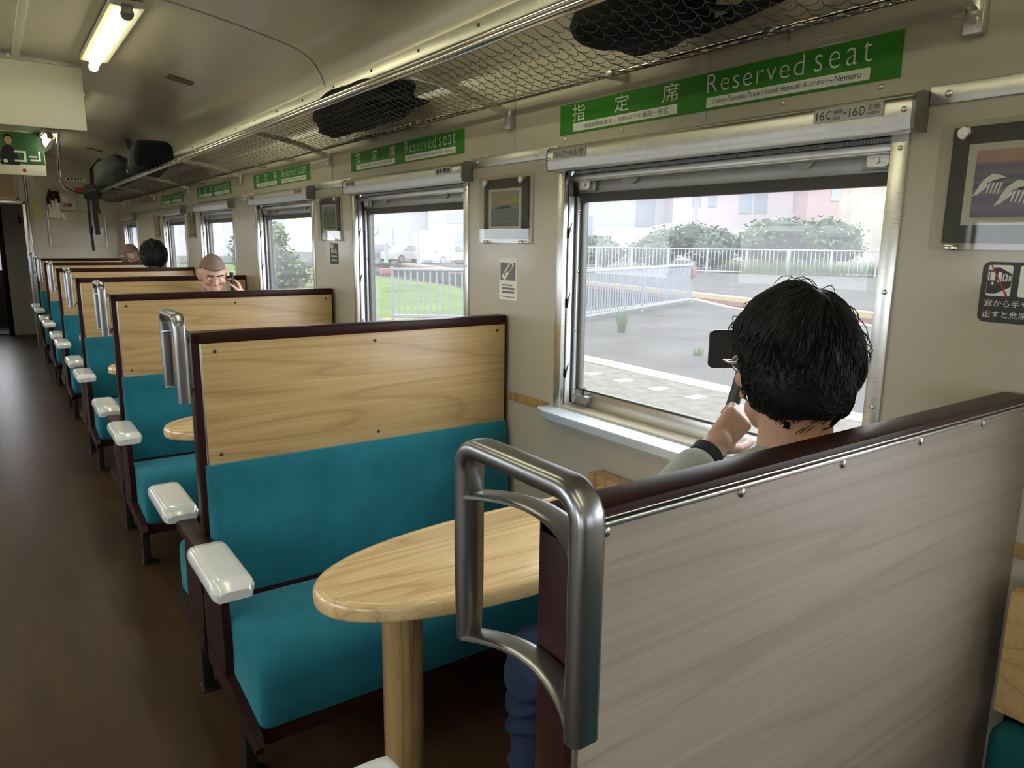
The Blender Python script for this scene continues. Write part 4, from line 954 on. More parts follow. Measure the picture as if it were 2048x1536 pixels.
MB().box(-0.25, 0.26, -0.012, 0, -0.21, 0.08).build('pane', M['table_leg'], t)
mb = MB(); mb.box(0.26, 0.29, -0.02, 0, -0.24, 0.11, 0.003); mb.box(-0.28, 0.29, -0.02, 0, 0.08, 0.11, 0.003); mb.box(-0.28, 0.29, -0.02, 0, -0.24, -0.21, 0.003); mb.build('window_frame', M['plate'], t)
t = MB().tube([(0.615, YB, 2.32), (0.615, YB - 0.05, 2.32), (0.615, YB - 0.07, 2.32)], [0.035, 0.035, 0.02], 14).build('round_alarm', M['chrome']); shift(t, (0.615, YB, 2.32)); tag(t, 'round chrome fitting on the end wall beside the doorway', 'alarm')
t = MB().box(0.545, 0.60, YB - 0.01, YB, 1.72, 1.98).build('notice_strip', M['yellow'], smooth=False); shift(t, (0.57, YB, 1.85)); tag(t, 'narrow yellowish notice strip on the end wall left of the access panel', 'notice')
o = MB().tube([(0.475, YB - 0.09, 0.02), (0.475, YB - 0.09, 2.30)], 0.016, 10).build('grab_pole', M['satin']); shift(o, (0.475, YB - 0.09, 0)); tag(o, 'vertical steel grab pole beside the end doorway', 'pole')
t = MB().box(0.40, 0.44, YF - 0.05, YF, 1.70, 1.80, 0.004).build('wall_hook', M['black_plastic']); shift(t, (0.42, YF, 1.75)); tag(t, 'black fitting on the pale vestibule wall through the doorway', 'fitting')
t = MB().capsule((0.46, YF - 0.06, 1.36), (0.47, YF - 0.06, 1.22), 0.05, 0.04).build('white_cloth', M['white']); shift(t, (0.46, YF - 0.06, 1.3)); tag(t, 'white cloth hanging on the vestibule wall through the doorway', 'cloth')

# ------------------------------------------------------------------ people
SC = 1.06
def remesh(o, voxel, smooth=4, fac=0.5):
    m = o.modifiers.new('merge', 'REMESH'); m.mode = 'VOXEL'; m.voxel_size = voxel; m.use_smooth_shade = True
    if smooth:
        s = o.modifiers.new('soften', 'SMOOTH'); s.factor = fac; s.iterations = smooth
    return o
def head_parts(mb, T, s):
    """skull, face, ears and neck in head space: +y face, +z up, origin between the ears; T maps to the world"""
    n0 = len(mb.bm.verts)
    t = MB()
    def skull(q):
        w = q.copy()
        if q.z < -0.1: k = (-q.z - 0.1); w.x *= 1 - 0.38 * k; w.y *= 1 - 0.12 * k if q.y > 0 else 1 - 0.55 * k
        if q.y > 0.5: w.x *= 0.97
        if q.y < 0 and q.z > -0.2: w.y *= 1.04
        return w
    t.ellipsoid((0, 0.0, 0.015), (0.078, 0.098, 0.118), None, 24, 18, skull)
    t.capsule((0, 0.070, -0.070), (0, 0.080, -0.092), 0.028, 0.024, 10)                     # chin
    t.capsule((-0.048, 0.02, -0.062), (-0.012, 0.078, -0.090), 0.022, 0.02, 10); t.capsule((0.048, 0.02, -0.062), (0.012, 0.078, -0.090), 0.022, 0.02, 10)  # jaw
    t.capsule((0, 0.094, 0.020), (0, 0.113, -0.020), 0.009, 0.0135, 10)                     # nose
    t.ellipsoid((-0.012, 0.100, -0.026), (0.009, 0.010, 0.007)); t.ellipsoid((0.012, 0.100, -0.026), (0.009, 0.010, 0.007))
    t.capsule((-0.045, 0.080, 0.030), (-0.012, 0.093, 0.028), 0.010, 0.010, 8); t.capsule((0.045, 0.080, 0.030), (0.012, 0.093, 0.028), 0.010, 0.010, 8)   # brow
    t.ellipsoid((-0.046, 0.066, -0.018), (0.022, 0.020, 0.018)); t.ellipsoid((0.046, 0.066, -0.018), (0.022, 0.020, 0.018))     # cheeks
    t.capsule((-0.018, 0.093, -0.050), (0.018, 0.093, -0.050), 0.0075, 0.0075, 8); t.capsule((-0.014, 0.092, -0.061), (0.014, 0.092, -0.061), 0.0085, 0.0085, 8)  # lips
    for sx in (-1, 1):                                                                        # ears
        rot = Matrix.Rotation(sx * 0.35, 3, 'Z') @ Matrix.Rotation(0.15, 3, 'X')
        t.ellipsoid((sx * 0.083, -0.008, -0.004), (0.008, 0.020, 0.034), rot)
        pts = [(sx * (0.088 + 0.004 * math.sin(a)), -0.010 - 0.021 * math.cos(a), 0.002 + 0.034 * math.sin(a)) for a in [PI * (-0.35 + 1.25 * q / 9) for q in range(10)]]
        t.tube(pts, 0.0058, 8); t.ellipsoid((sx * 0.083, -0.002, -0.036), (0.007, 0.009, 0.010))
    t.xf(T)
    me = bpy.data.meshes.new('tmp'); t.bm.to_mesh(me); t.bm.free(); mb.bm.from_mesh(me); bpy.data.meshes.remove(me)
def hand_parts(mb, wrist, direc, palm_n, s, curl, thumb_side, spread=0.0):
    """palm with five fingers: direc = toward the fingers, palm_n = out of the palm"""
    d = Vector(direc).normalized(); n = (Vector(palm_n) - d * Vector(palm_n).dot(d)).normalized(); side = d.cross(n) * thumb_side
    w = Vector(wrist)
    mb.capsule(w - d * 0.02 * s, w + d * 0.02 * s, 0.024 * s, 0.027 * s)
    for q in (-1.1, -0.37, 0.37, 1.1): mb.capsule(w + d * 0.022 * s + side * q * 0.014 * s, w + d * 0.085 * s + side * q * 0.020 * s, 0.0145 * s, 0.0125 * s)
    for q, ln in ((1.15, 0.070), (0.40, 0.080), (-0.36, 0.074), (-1.08, 0.058)):
        p = w + d * 0.088 * s + side * q * 0.020 * s; dd = (d + side * q * spread * 0.2).normalized(); segs = (0.46, 0.31, 0.23); r = 0.0088 * s
        ax = side
        for k, f in enumerate(segs):
            dd = rot_toward(dd, n, d, curl[k])
            e = p + dd * ln * f * s; mb.capsule(p, e, r, r * 0.93, 10); p = e; r *= 0.93
    p = w + d * 0.020 * s + side * 0.024 * s + n * 0.006 * s; dd = (d * 0.62 + side * 0.62 + n * 0.45).normalized()
    for ln, r, tw in ((0.042, 0.0125, 0.0), (0.030, 0.0105, 0.4), (0.024, 0.0095, 0.4)):
        dd = (dd + (d * 0.5 + n * 0.35 - side * 0.3) * tw).normalized(); e = p + dd * ln * s; mb.capsule(p, e, r * s, r * 0.92 * s, 10); p = e
def rot_toward(v, n, d, a):
    ax = d.cross(n).normalized(); return (Matrix.Rotation(a, 3, ax) @ v).normalized()
def person(label, head, yaw, pitch, J, cl, hair, voxel, roll=0.0, hands=None, extra=None, group=None, short=False):
    """head: point between the ears; J: dict of joints (world)"""
    s = SC
    base = Vector((J['hip'][0], J['hip'][1], 0.0))
    t = thing('person', label, 'person', base, 0, group)
    T = Matrix.Translation(Vector(head)) @ Matrix.Rotation(yaw, 4, 'Z') @ Matrix.Rotation(pitch, 4, 'X') @ Matrix.Rotation(roll, 4, 'Y') @ Matrix.Scale(s, 4)
    loc = Matrix.Translation(-base)
    V = {k: Vector(v) for k, v in J.items()}
    mb = MB(); head_parts(mb, T, s)
    hd = Vector(head); nk = V['neck']
    mb.capsule(nk - Vector((0, 0, 0.03)), T @ Vector((0, -0.022, -0.045)), 0.062 * s, 0.056 * s, 16)
    hip = V['hip']; ch = V['chest']
    right = (V['sr'] - V['sl']).normalized()
    def torso(m, g):
        for q in (-0.5, 0.5):
            m.capsule(hip + right * q * 0.17 * s, hip.lerp(ch, 0.5) + right * q * 0.12 * s, (0.105 + g) * s, (0.100 + g) * s, 16)
            m.capsule(hip.lerp(ch, 0.5) + right * q * 0.12 * s, ch + right * q * 0.16 * s, (0.100 + g) * s, (0.098 + g) * s, 16)
        m.capsule(V['sl'], V['sr'], (0.060 + g) * s, (0.060 + g) * s, 16)
        m.capsule(ch, nk - Vector((0, 0, 0.05)), (0.09 + g) * s, (0.062 + g) * s, 16)
        for a in ('sl', 'sr'): m.capsule(nk - Vector((0, 0, 0.045)) + (V[a] - nk) * 0.15, V[a], (0.055 + g) * s, (0.058 + g) * s, 14)
    def arm(m, g, side, upto):
        a, e, w = V['s' + side], V['e' + side], V['w' + side]
        m.capsule(a, e, (0.050 + g) * s, (0.040 + g) * s, 14)
        m.capsule(e, e.lerp(w, upto), (0.041 + g) * s, (0.041 - 0.013 * upto + g * (1.0 + 0.5 * upto)) * s, 14)
    def leg(m, g, side, upto):
        h = hip + right * (0.09 if side == 'r' else -0.09) * s; k, a = V['k' + side], V['a' + side]
        m.capsule(h, k, (0.084 + g) * s, (0.058 + g) * s, 16)
        m.capsule(k, k.lerp(a, upto), (0.057 + g) * s, (0.057 - 0.016 * upto + g) * s, 16)
    torso(mb, 0.0)
    for sd in 'lr':
        arm(mb, 0, sd, 1.0); leg(mb, 0, sd, 1.0)
        a = V['a' + sd]; f = V['f' + sd]; mb.capsule(a - Vector((0, 0, 0.02)), f, 0.038 * s, 0.026 * s)
    for h in (hands or []): hand_parts(mb, *h)
    mb.xf(loc); body = remesh(mb.build('body', M[cl['skin']], t), voxel, 5)
    mb = MB(); torso(mb, 0.012)
    for sd in 'lr': arm(mb, 0.010, sd, cl.get('sleeve', 0.8))
    if cl.get('collar', True):
        c = nk - Vector((0, 0, 0.030)); ring = [c + Vector((0.070 * s * math.cos(a), 0.068 * s * math.sin(a), 0.012 * math.sin(a + 2.4))) for a in [2 * PI * q / 20 for q in range(20)]]
        mb.tube(ring, 0.011, 8, closed=True)
    mb.xf(loc); remesh(mb.build('shirt', M[cl['top']], t), voxel * 1.25, 6)
    mb = MB()
    for q in (-0.5, 0.5): mb.capsule(hip + right * q * 0.17 * s - Vector((0, 0, 0.01)), hip + right * q * 0.15 * s + Vector((0, 0, 0.06)), 0.122 * s, 0.118 * s, 16)
    for sd in 'lr':
        leg(mb, 0.014, sd, 0.94)
        if cl.get('folds'):
            k, a = V['k' + sd], V['a' + sd]; d = (a - k).normalized()
            for f, rr in ((0.10, 0.074), (0.22, 0.071), (0.36, 0.072), (0.62, 0.066), (0.86, 0.066)):
                c = k + d * (a - k).length * f; side = d.cross(Vector((0, 1, 0))).normalized(); fw = side.cross(d)
                ring = [c + (side * math.cos(q) + fw * math.sin(q)) * rr * s + d * 0.02 * math.sin(q * 2 + f * 9) for q in [2 * PI * z / 16 for z in range(16)]]
                mb.tube(ring, 0.008, 6, closed=True)
    mb.xf(loc); remesh(mb.build('trousers', M[cl['legs']], t), voxel * 1.3, 6)
    for sd in 'lr':
        a, f = V['a' + sd], V['f' + sd]; mb = MB()
        mb.capsule((0, -0.04, 0.048), (0, 0.15, 0.042), 0.044, 0.036, 14); mb.box(-0.042, 0.042, -0.085, 0.19, 0.0, 0.028, 0.012); mb.capsule((0, -0.02, 0.05), (0, -0.01, 0.11), 0.046, 0.044, 14)
        mb.xf(loc @ Matrix.Translation((a.x, a.y, 0)) @ Matrix.Rotation(math.atan2(-(f - a).x, (f - a).y), 4, 'Z')); mb.build('shoe', M['shoe'], t)
    # eyes and brows
    for sx in (-1, 1):
        mb = MB(); mb.ellipsoid((sx * 0.031, 0.0835, 0.010), (0.0120, 0.0105, 0.0058)); mb.xf(loc @ T); ey = mb.build('eye', M['white'], t)
        mb = MB(); mb.ellipsoid((sx * 0.031, 0.0920, 0.0085), (0.0050, 0.0026, 0.0046)); mb.xf(loc @ T); mb.build('iris', M['ink'], ey)
        mb = MB(); mb.capsule((sx * 0.047, 0.088, 0.036), (sx * 0.015, 0.1015, 0.036), 0.0042, 0.005, 8); mb.xf(loc @ T); mb.build('eyebrow', M['hair'], t)
    hair(t, loc @ T)
    if extra: extra(t, loc, T)
    return t
def thick_hair(seed, strands, vol=1.0, tuft=True, back_len=0.0):
    def f(t, T):
        rnd = random.Random(seed)
        def shell(n, k=1.0):
            # radius of the hair surface along unit direction n (head space)
            x, y, z = n
            rx, ry, rz = 0.101 * vol, 0.112 * vol, 0.126 * vol
            r = 1 / math.sqrt((x / rx) ** 2 + (y / ry) ** 2 + (z / rz) ** 2)
            r *= 1 + 0.025 * math.sin(7 * x + 3) * math.sin(6 * z + 1) + 0.015 * math.sin(13 * x + 9 * z)
            return r * k
        def covered(n):
            x, y, z = n
            if y > 0.25: return z > 0.34 + 0.2 * (y - 0.25)
            if y > -0.12: return z > 0.02 + (0.9 * (y + 0.12))
            return z > -0.60 - back_len + (0.75 * (y + 0.12) if y > -0.5 else -0.16) * (1 if y > -0.5 else 1)
        mb = MB(); U_n, V_n = 48, 36; grid = {}
        for j in range(V_n + 1):
            for i in range(U_n):
                th = PI * j / V_n; ph = 2 * PI * i / U_n
                n = Vector((math.sin(th) * math.cos(ph), math.sin(th) * math.sin(ph), math.cos(th)))
                r = shell(n); inside = covered(n)
                grid[i, j] = mb.bm.verts.new(n * (r if inside else 0.072 if n.z > -0.5 else 0.06))
        for j in range(V_n):
            for i in range(U_n):
                a, b, c, d = grid[i, j], grid[(i + 1) % U_n, j], grid[(i + 1) % U_n, j + 1], grid[i, j + 1]
                try: mb.bm.faces.new((a, b, c, d))
                except ValueError: pass
        bmesh.ops.remove_doubles(mb.bm, verts=mb.bm.verts[:], dist=1e-5)
        for v in mb.bm.verts: v.co.z += 0.018; v.co.y -= 0.006
        cnt = 0
        while cnt < strands:
            n = Vector((rnd.gauss(0, 1), rnd.gauss(0, 1), rnd.gauss(0, 1))).normalized()
            if not covered(n): continue
            cnt += 1
            # combed down from the crown, forward over the brow
            crown = Vector((0.1, -0.35, 0.93)).normalized()
            dirv = (n - crown * n.dot(crown))
            dirv = dirv.normalized() if dirv.length > 1e-3 else Vector((0, 1, 0))
            dirv = (dirv + Vector((rnd.gauss(0, .10), rnd.gauss(0, .10), rnd.gauss(0, .10) - 0.15))).normalized()
            ln = rnd.uniform(0.04, 0.075); lift = rnd.uniform(0.998, 1.018); pts = []
            wild = rnd.random() < 0.05 and n.z > 0.15
            for k in range(5):
                f_ = k / 4; q = (n + dirv * ln * f_ * 8).normalized()
                if not covered(q) and q.z < 0: q.z = max(q.z, -0.78); q.normalize()
                rr = shell(q) * (lift + (0.012 * f_ if not wild else 0.06 * math.sin(PI * f_) + 0.02))
                p = q * rr; pts.append((p.x, p.y - 0.006, p.z + 0.018))
            mb.tube(pts, [0.0007, 0.0009, 0.0009, 0.0007, 0.0003], 3)
        mb.xf(T); mb.build('hair', M['hair'], t, angle=70)
    return f
def buzz_hair(t, T):
    mb = MB()
    def fn(q):
        w = q.copy()
        if q.z < -0.1: w.y *= 0.9
        return w
    mb.ellipsoid((0, -0.003, 0.018), (0.0805, 0.1000, 0.1185), None, 32, 24, fn)
    bm = mb.bm; dead = []
    for v in bm.verts:
        x, y, z = v.co
        hairline = 0.062 if y > 0.035 else (0.03 + (y + 0.02) * 0.5 if y > -0.02 else -0.055)
        if abs(x) > 0.06 and -0.045 < y < 0.045: hairline = max(hairline, 0.028)
        if z < hairline: dead.append(v)
    bmesh.ops.delete(bm, geom=dead, context='VERTS')
    mb.xf(T); o = mb.build('hair', M['buzz'], t)
    s = o.modifiers.new('thick', 'SOLIDIFY'); s.thickness = 0.002; s.offset = 0.0

# the man by the nearest window, seen from behind, holding up a phone
HEAD = (1.122, 0.748, 1.300); yaw = math.radians(-28)
J1 = dict(hip=(1.12, 0.745, 0.545), chest=(1.13, 0.735, 0.985), neck=(1.128, 0.735, 1.170), sl=(0.965, 0.745, 1.085), sr=(1.295, 0.745, 1.085), el=(1.03, 0.985, 0.960), wl=(1.255, 1.015, 1.078), er=(1.40, 0.86, 0.845), wr=(1.33, 1.02, 0.72), kl=(0.955, 1.235, 0.565), al=(0.955, 1.225, 0.115), kr=(1.25, 1.235, 0.575), ar=(1.24, 1.25, 0.115), fl=(0.94, 1.36, 0.05), fr=(1.25, 1.38, 0.05))
def man_extras(t, loc, T):
    # glasses
    mb = MB()
    for sx in (-1, 1):
        ring = [(sx * 0.033 + 0.024 * math.cos(a), 0.106, 0.006 + 0.018 * math.sin(a)) for a in [2 * PI * q / 20 for q in range(20)]]
        mb.tube(ring, 0.0016, 6, closed=True); mb.tube([(sx * 0.057, 0.106, 0.010), (sx * 0.076, 0.098, 0.012), (sx * 0.088, 0.05, 0.012), (sx * 0.086, -0.004, 0.016), (sx * 0.084, -0.022, 0.0)], 0.0016, 6)
    mb.tube([(-0.010, 0.108, 0.010), (0, 0.111, 0.012), (0.010, 0.108, 0.010)], 0.0015, 6)
    mb.xf(loc @ T); g = mb.build('glasses', M['satin'], t)
    mb = MB()
    for sx in (-1, 1): mb.tube([(sx * 0.033, 0.1055, 0.006), (sx * 0.033, 0.1065, 0.006)], 0.0232, 20)
    mb.xf(loc @ T); mb.build('lens', M['acrylic'], g)
    # wristwatch
    e, w = Vector(J1['el']), Vector(J1['wl']); d = (w - e).normalized(); c = w - d * 0.030; a = d.cross(Vector((0, 0, 1))).normalized(); b = a.cross(d)
    mb = MB(); ring = [c + a * 0.0345 * math.cos(q) + b * 0.0345 * math.sin(q) for q in [2 * PI * z / 24 for z in range(24)]]
    mb.tube(ring, 1.0, closed=True, up=d, sec=[(0.012, 0.002), (-0.012, 0.002), (-0.012, -0.002), (0.012, -0.002)])
    mb.xf(loc); wt = mb.build('wristwatch', M['navy'], t)
    mb = MB(); q0 = c + a * 0.030 - b * 0.016; mb.capsule(q0 - d * 0.006, q0 + d * 0.006, 0.016, 0.016, 12); mb.xf(loc); mb.build('watch_case', M['black_plastic'], wt)
man = person('person in a sage shirt and jeans by the nearest window, seen from behind', HEAD, yaw, math.radians(-4), J1,
             dict(skin='skin', top='shirt', legs='denim', sleeve=0.70, folds=True), thick_hair(11, 3200, 1.0, True), 0.0046,
             hands=[(J1['wl'], (0.70, -0.13, 0.65), (0.50, 0.82, -0.20), SC, (0.85, 1.25, 0.9), -1), (J1['wr'], (-0.30, 0.80, -0.15), (0.0, 0.2, -0.95), SC, (0.3, 0.35, 0.3), -1)], extra=man_extras)
# phone on a dark grip, between his hands
t = thing('phone', 'black phone on a dark hand grip held up in front of the seated man', 'phone', (1.335, 1.045, 1.29), math.radians(-30))
mb = MB(); mb.prism([(u, v) for u, v in rrect(-0.052, 0.100, -0.045, 0.040, 0.010)], 'y', -0.0045, 0.0045); mb.build('phone_body', M['black_plastic'], t)
mb = MB(); mb.box(0.048, 0.098, 0.0045, 0.0065, -0.036, 0.03, 0.003); mb.build('camera_block', M['charcoal'], t)
mb = MB(); mb.prism(rrect(-0.049, 0.097, -0.042, 0.037, 0.008), 'y', -0.0051, -0.0045); mb.build('screen', M['ink'], t)
mb = MB(); mb.tube([(0.03, 0.008, -0.04), (0.025, 0.010, -0.09), (0.0, 0.012, -0.20), (-0.01, 0.012, -0.26)], [0.010, 0.014, 0.016, 0.015], 12); mb.build('hand_grip', M['charcoal'], t)

# shaved man on the third bench, facing the camera, looking down with a phone at his ear
yb = YA + 2 * P
J2 = dict(hip=(1.240, yb - 0.20, 0.535), chest=(1.250, yb - 0.19, 0.95), neck=(1.250, yb - 0.20, 1.135), sl=(1.420, yb - 0.20, 1.05), sr=(1.080, yb - 0.20, 1.05), el=(1.440, yb - 0.33, 0.90), wl=(1.425, yb - 0.32, 1.12), er=(1.030, yb - 0.32, 0.78), wr=(1.150, yb - 0.48, 0.66), kl=(1.350, yb - 0.64, 0.56), al=(1.350, yb - 0.62, 0.11), kr=(1.140, yb - 0.64, 0.56), ar=(1.140, yb - 0.62, 0.11), fl=(1.360, yb - 0.75, 0.05), fr=(1.130, yb - 0.75, 0.05))
person('person with a shaved head facing the camera, eyes cast down', (1.247, yb - 0.255, 1.268), PI - 0.05, math.radians(-22), J2, dict(skin='skin_pink', top='navy', legs='greycloth', sleeve=0.9), buzz_hair, 0.008,
       hands=[(J2['wl'], (-0.25, 0.25, 0.9), (-0.9, 0.1, -0.2), SC, (0.5, 0.6, 0.5), 1), (J2['wr'], (0.3, -0.9, -0.1), (0, 0, -1), SC, (0.3, 0.3, 0.3), 1)])
t = thing('phone', 'black phone held to the ear of the shaved man beyond the second teal bench', 'phone', (1.366, yb - 0.285, 1.215), math.radians(90))
mb = MB(); mb.prism(rrect(-0.036, 0.036, -0.07, 0.07, 0.010), 'y', -0.0045, 0.0045); mb.build('phone_body', M['black_plastic'], t)
MB().box(-0.033, 0.033, 0.0045, 0.0052, -0.065, 0.065).build('screen', M['ink'], t)
# black haired passenger leaning on the fourth bench, facing away
yb = YA + 3 * P + TH
J3 = dict(hip=(1.245, yb + 0.20, 0.535), chest=(1.245, yb + 0.18, 0.97), neck=(1.245, yb + 0.185, 1.16), sl=(1.075, yb + 0.19, 1.07), sr=(1.415, yb + 0.19, 1.07), el=(1.035, yb + 0.30, 0.80), wl=(1.165, yb + 0.46, 0.68), er=(1.455, yb + 0.30, 0.80), wr=(1.335, yb + 0.46, 0.68), kl=(1.145, yb + 0.66, 0.56), al=(1.145, yb + 0.64, 0.11), kr=(1.345, yb + 0.66, 0.56), ar=(1.345, yb + 0.64, 0.11), fl=(1.135, yb + 0.78, 0.05), fr=(1.355, yb + 0.78, 0.05))
person('person with thick black hair seen from behind, leaning on the fourth teal bench', (1.249, yb + 0.19, 1.335), math.radians(-12), 0.0, J3, dict(skin='skin_pink', top='navy', legs='navy', sleeve=0.9), thick_hair(21, 900, 1.12, True), 0.009,
       hands=[(J3['wl'], (0.3, 0.9, -0.1), (0, 0, -1), SC, (0.3, 0.3, 0.3), -1), (J3['wr'], (-0.3, 0.9, -0.1), (0, 0, -1), SC, (0.3, 0.3, 0.3), 1)])
# shaved passenger sitting behind the fifth bench, facing away with the head turned to the window
yb = YA + 4 * P + TH
J4 = {k: (v[0] + 0.03, v[1] + P, v[2]) for k, v in J3.items()}
person('person with a shaved head turned toward the windows, behind the fifth teal bench', (1.280, yb + 0.17, 1.300), math.radians(-72), math.radians(-5), J4, dict(skin='skin_pink', top='greycloth', legs='navy', sleeve=0.9), buzz_hair, 0.009,
       hands=[(J4['wl'], (0.3, 0.9, -0.1), (0, 0, -1), SC, (0.3, 0.3, 0.3), -1), (J4['wr'], (-0.3, 0.9, -0.1), (0, 0, -1), SC, (0.3, 0.3, 0.3), 1)])

# ------------------------------------------------------------------ outside: platforms, fences, hedge, cars, buildings
M['asphalt'] = paint('wet_asphalt', (0.052, 0.050, 0.048), 0.9, 0, 0.22, 0.8, 0.2, 40, spec=0.05)
M['gravelly'] = paint('gritty_concrete', (0.084, 0.076, 0.065), 0.8, 0, 0.25, 6.0, 0.3, 60, spec=0.05)
M['concrete'] = paint('grey_concrete', (0.063, 0.062, 0.061), 0.8, 0, 0.2, 1.5, spec=0.05)
M['ballast'] = paint('dark_ballast', (0.046, 0.044, 0.042), 0.9, 0, 0.35, 8, 0.4, 30, spec=0.05)
M['lawn'] = paint('lawn_green', (0.054, 0.084, 0.020), 0.9, 0, 0.25, 0.7, 0.4, 20, spec=0.05)
M['yellow_line'] = paint('cream_yellow_line', (0.210, 0.165, 0.075), 0.6, 0, 0.08, 3)
M['red_edge'] = paint('faded_red_edge', (0.120, 0.045, 0.044), 0.6, 0, 0.1, 2)
M['white_line'] = paint('white_mark', (0.360, 0.350, 0.330), 0.6)
M['fence_grey'] = paint('blue_grey_fence', (0.125, 0.140, 0.165), 0.5, 0, 0.06)
M['fence_white'] = paint('white_fence', (0.180, 0.188, 0.188), 0.5, 0, 0.04)
M['leaf'] = paint('hedge_leaf', (0.022, 0.044, 0.017), 0.6, 0, 0.5, 1.2)
M['leaf_light'] = paint('fresh_leaf', (0.056, 0.088, 0.024), 0.6, 0, 0.4, 1.2)
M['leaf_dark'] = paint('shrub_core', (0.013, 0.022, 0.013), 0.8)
M['bark'] = paint('bark', (0.08, 0.06, 0.045), 0.9)
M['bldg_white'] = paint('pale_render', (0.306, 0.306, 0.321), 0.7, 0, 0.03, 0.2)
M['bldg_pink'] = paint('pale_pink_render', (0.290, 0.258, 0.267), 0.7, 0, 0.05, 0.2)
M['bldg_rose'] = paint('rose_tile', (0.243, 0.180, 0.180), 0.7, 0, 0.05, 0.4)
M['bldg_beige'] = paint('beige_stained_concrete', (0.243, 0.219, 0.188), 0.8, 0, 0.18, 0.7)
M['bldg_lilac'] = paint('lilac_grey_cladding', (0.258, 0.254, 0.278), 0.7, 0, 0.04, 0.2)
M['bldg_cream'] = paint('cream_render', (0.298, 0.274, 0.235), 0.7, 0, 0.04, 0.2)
M['win_blue'] = paint('blue_grey_window', (0.189, 0.211, 0.239), 0.3)
M['car_white'] = paint('white_car_paint', (0.205, 0.208, 0.211), 0.25, 0, 0.02, coat=0.5)
M['car_silver'] = paint('silver_car_paint', (0.130, 0.136, 0.146), 0.3, 0.3, 0.02, coat=0.5)
M['car_glass'] = paint('car_glass', (0.09, 0.10, 0.11), 0.15)
M['tyre'] = paint('tyre', (0.03, 0.03, 0.03), 0.7)
ZP = -0.20
def slab(name, poly, z0, z1, m, label, cat):
    mb = MB(); mb.prism(poly, 'z', z0, z1); o = mb.build(name, M[m], smooth=False); struct(o, label, cat); return o
slab('ground', [(-40, -40), (140, -40), (140, 160), (-40, 160)], -1.5, -1.15, 'ballast', 'dark ballast ground around the train', 'ground')
near_pf = slab('platform_near', [(2.4, -14), (14.2, -14), (15.1, 7.0), (15.75, 9.0), (16.52, 13.1), (18.1, 15.8), (11.62, 13.66), (10.28, 12.5), (7.0, 14.9), (2.4, 15.2)], -1.15, ZP, 'asphalt', 'grey asphalt platform beside the train', 'platform')
slab('platform_strip', [(2.4, -14), (6.85, -14), (6.95, 15.0), (2.4, 15.2)], ZP - 0.01, ZP + 0.006, 'gravelly', 'gritty concrete strip of the platform along the train', 'platform')
FE = [(14.5, -14), (16.2, -2), (18.3, 9.7), (19.85, 16), (21.5, 25.1), (23.0, 38.2), (25.0, 47), (27.0, 58)]
slab('platform_far', FE + [(70, 58), (100, 40), (100, -14)], -1.15, ZP, 'asphalt', 'far asphalt platform beyond the track', 'platform')
slab('grass_bank', [(2.4, 15.2), (7.0, 14.9), (10.28, 12.5), (11.2, 15.5), (12.8, 19.5), (15.0, 25.5), (15.6, 34), (17, 52), (2.4, 60)], -1.15, ZP - 0.05, 'lawn', 'bright green grass bank beyond the platform end', 'lawn')
def ribbon(pts, w0, w1, z, h=0.012):
    mb = MB(); A = []; B = []
    for i, p in enumerate(pts):
        a, b = Vector(pts[max(0, i - 1)]), Vector(pts[min(len(pts) - 1, i + 1)]); d = (b - a).normalized(); n = Vector((d.y, -d.x)); p = Vector(p)
        A.append((p.x + n.x * w0, p.y + n.y * w0, z)); B.append((p.x + n.x * w1, p.y + n.y * w1, z))
    mb.strip(A, B); mb.strip([(x, y, z - h) for x, y, _ in A], A); mb.strip(B, [(x, y, z - h) for x, y, _ in B]); return mb
YLS = [[(6.92, -12), (7.05, 5.73), (7.18, 8.41), (7.25, 14.6)], [(6.9, 14.75), (10.28, 12.45), (11.62, 13.66), (18.0, 15.75)], [(18.0, 15.7), (16.5, 13.1), (15.7, 9.0), (15.05, 7.0), (14.3, -6)]]
o = ribbon(YLS[0], -0.17, 0.17, ZP + 0.012).build('yellow_line', M['yellow_line'], smooth=False); tag(o, 'broad pale yellow line running along the near platform', 'line marking')
o = ribbon(YLS[1], -0.13, 0.13, ZP + 0.02, 0.06).build('kerb', M['yellow_line'], smooth=False); tag(o, 'yellow kerb below the blue grey fence at the platform end', 'kerb')
o = ribbon(YLS[2], -0.12, 0.12, ZP + 0.015, 0.05).build('kerb', M['yellow_line'], smooth=False); tag(o, 'yellow edge of the near platform toward the track, running behind the head', 'kerb')
mb = ribbon(FE, -0.04, 0.34, ZP + 0.014); mb.strip([(x - 0.04, y, ZP + 0.014) for x, y in FE], [(x - 0.04, y, ZP - 0.13) for x, y in FE])
o = mb.build('yellow_line', M['yellow_line'], smooth=False); tag(o, 'yellow line along the edge of the far platform', 'line marking')
mb = MB(); mb.strip([(x - 0.035, y, ZP - 0.13) for x, y in FE], [(x - 0.035, y, ZP - 0.27) for x, y in FE]); mb.strip([(x - 0.035, y, ZP - 0.27) for x, y in FE], [(x + 0.03, y, ZP - 0.27) for x, y in FE])
o = mb.build('platform_edging', M['red_edge'], smooth=False); tag(o, 'faded red edging on the face of the far platform', 'edging')
for i, yy in enumerate((8.4, 7.79, 7.21, 6.64, 6.03, 5.45, 4.87, 4.3)):
    o = MB().box(6.28 + 0.0, 6.50, yy - 0.07, yy + 0.07, ZP + 0.006, ZP + 0.012).build('floor_mark', M['white_line'], smooth=False); shift(o, (6.4, yy, ZP))
    tag(o, 'small white mark in the row on the platform beside the broad yellow line', 'floor mark', 'white marks along the platform')

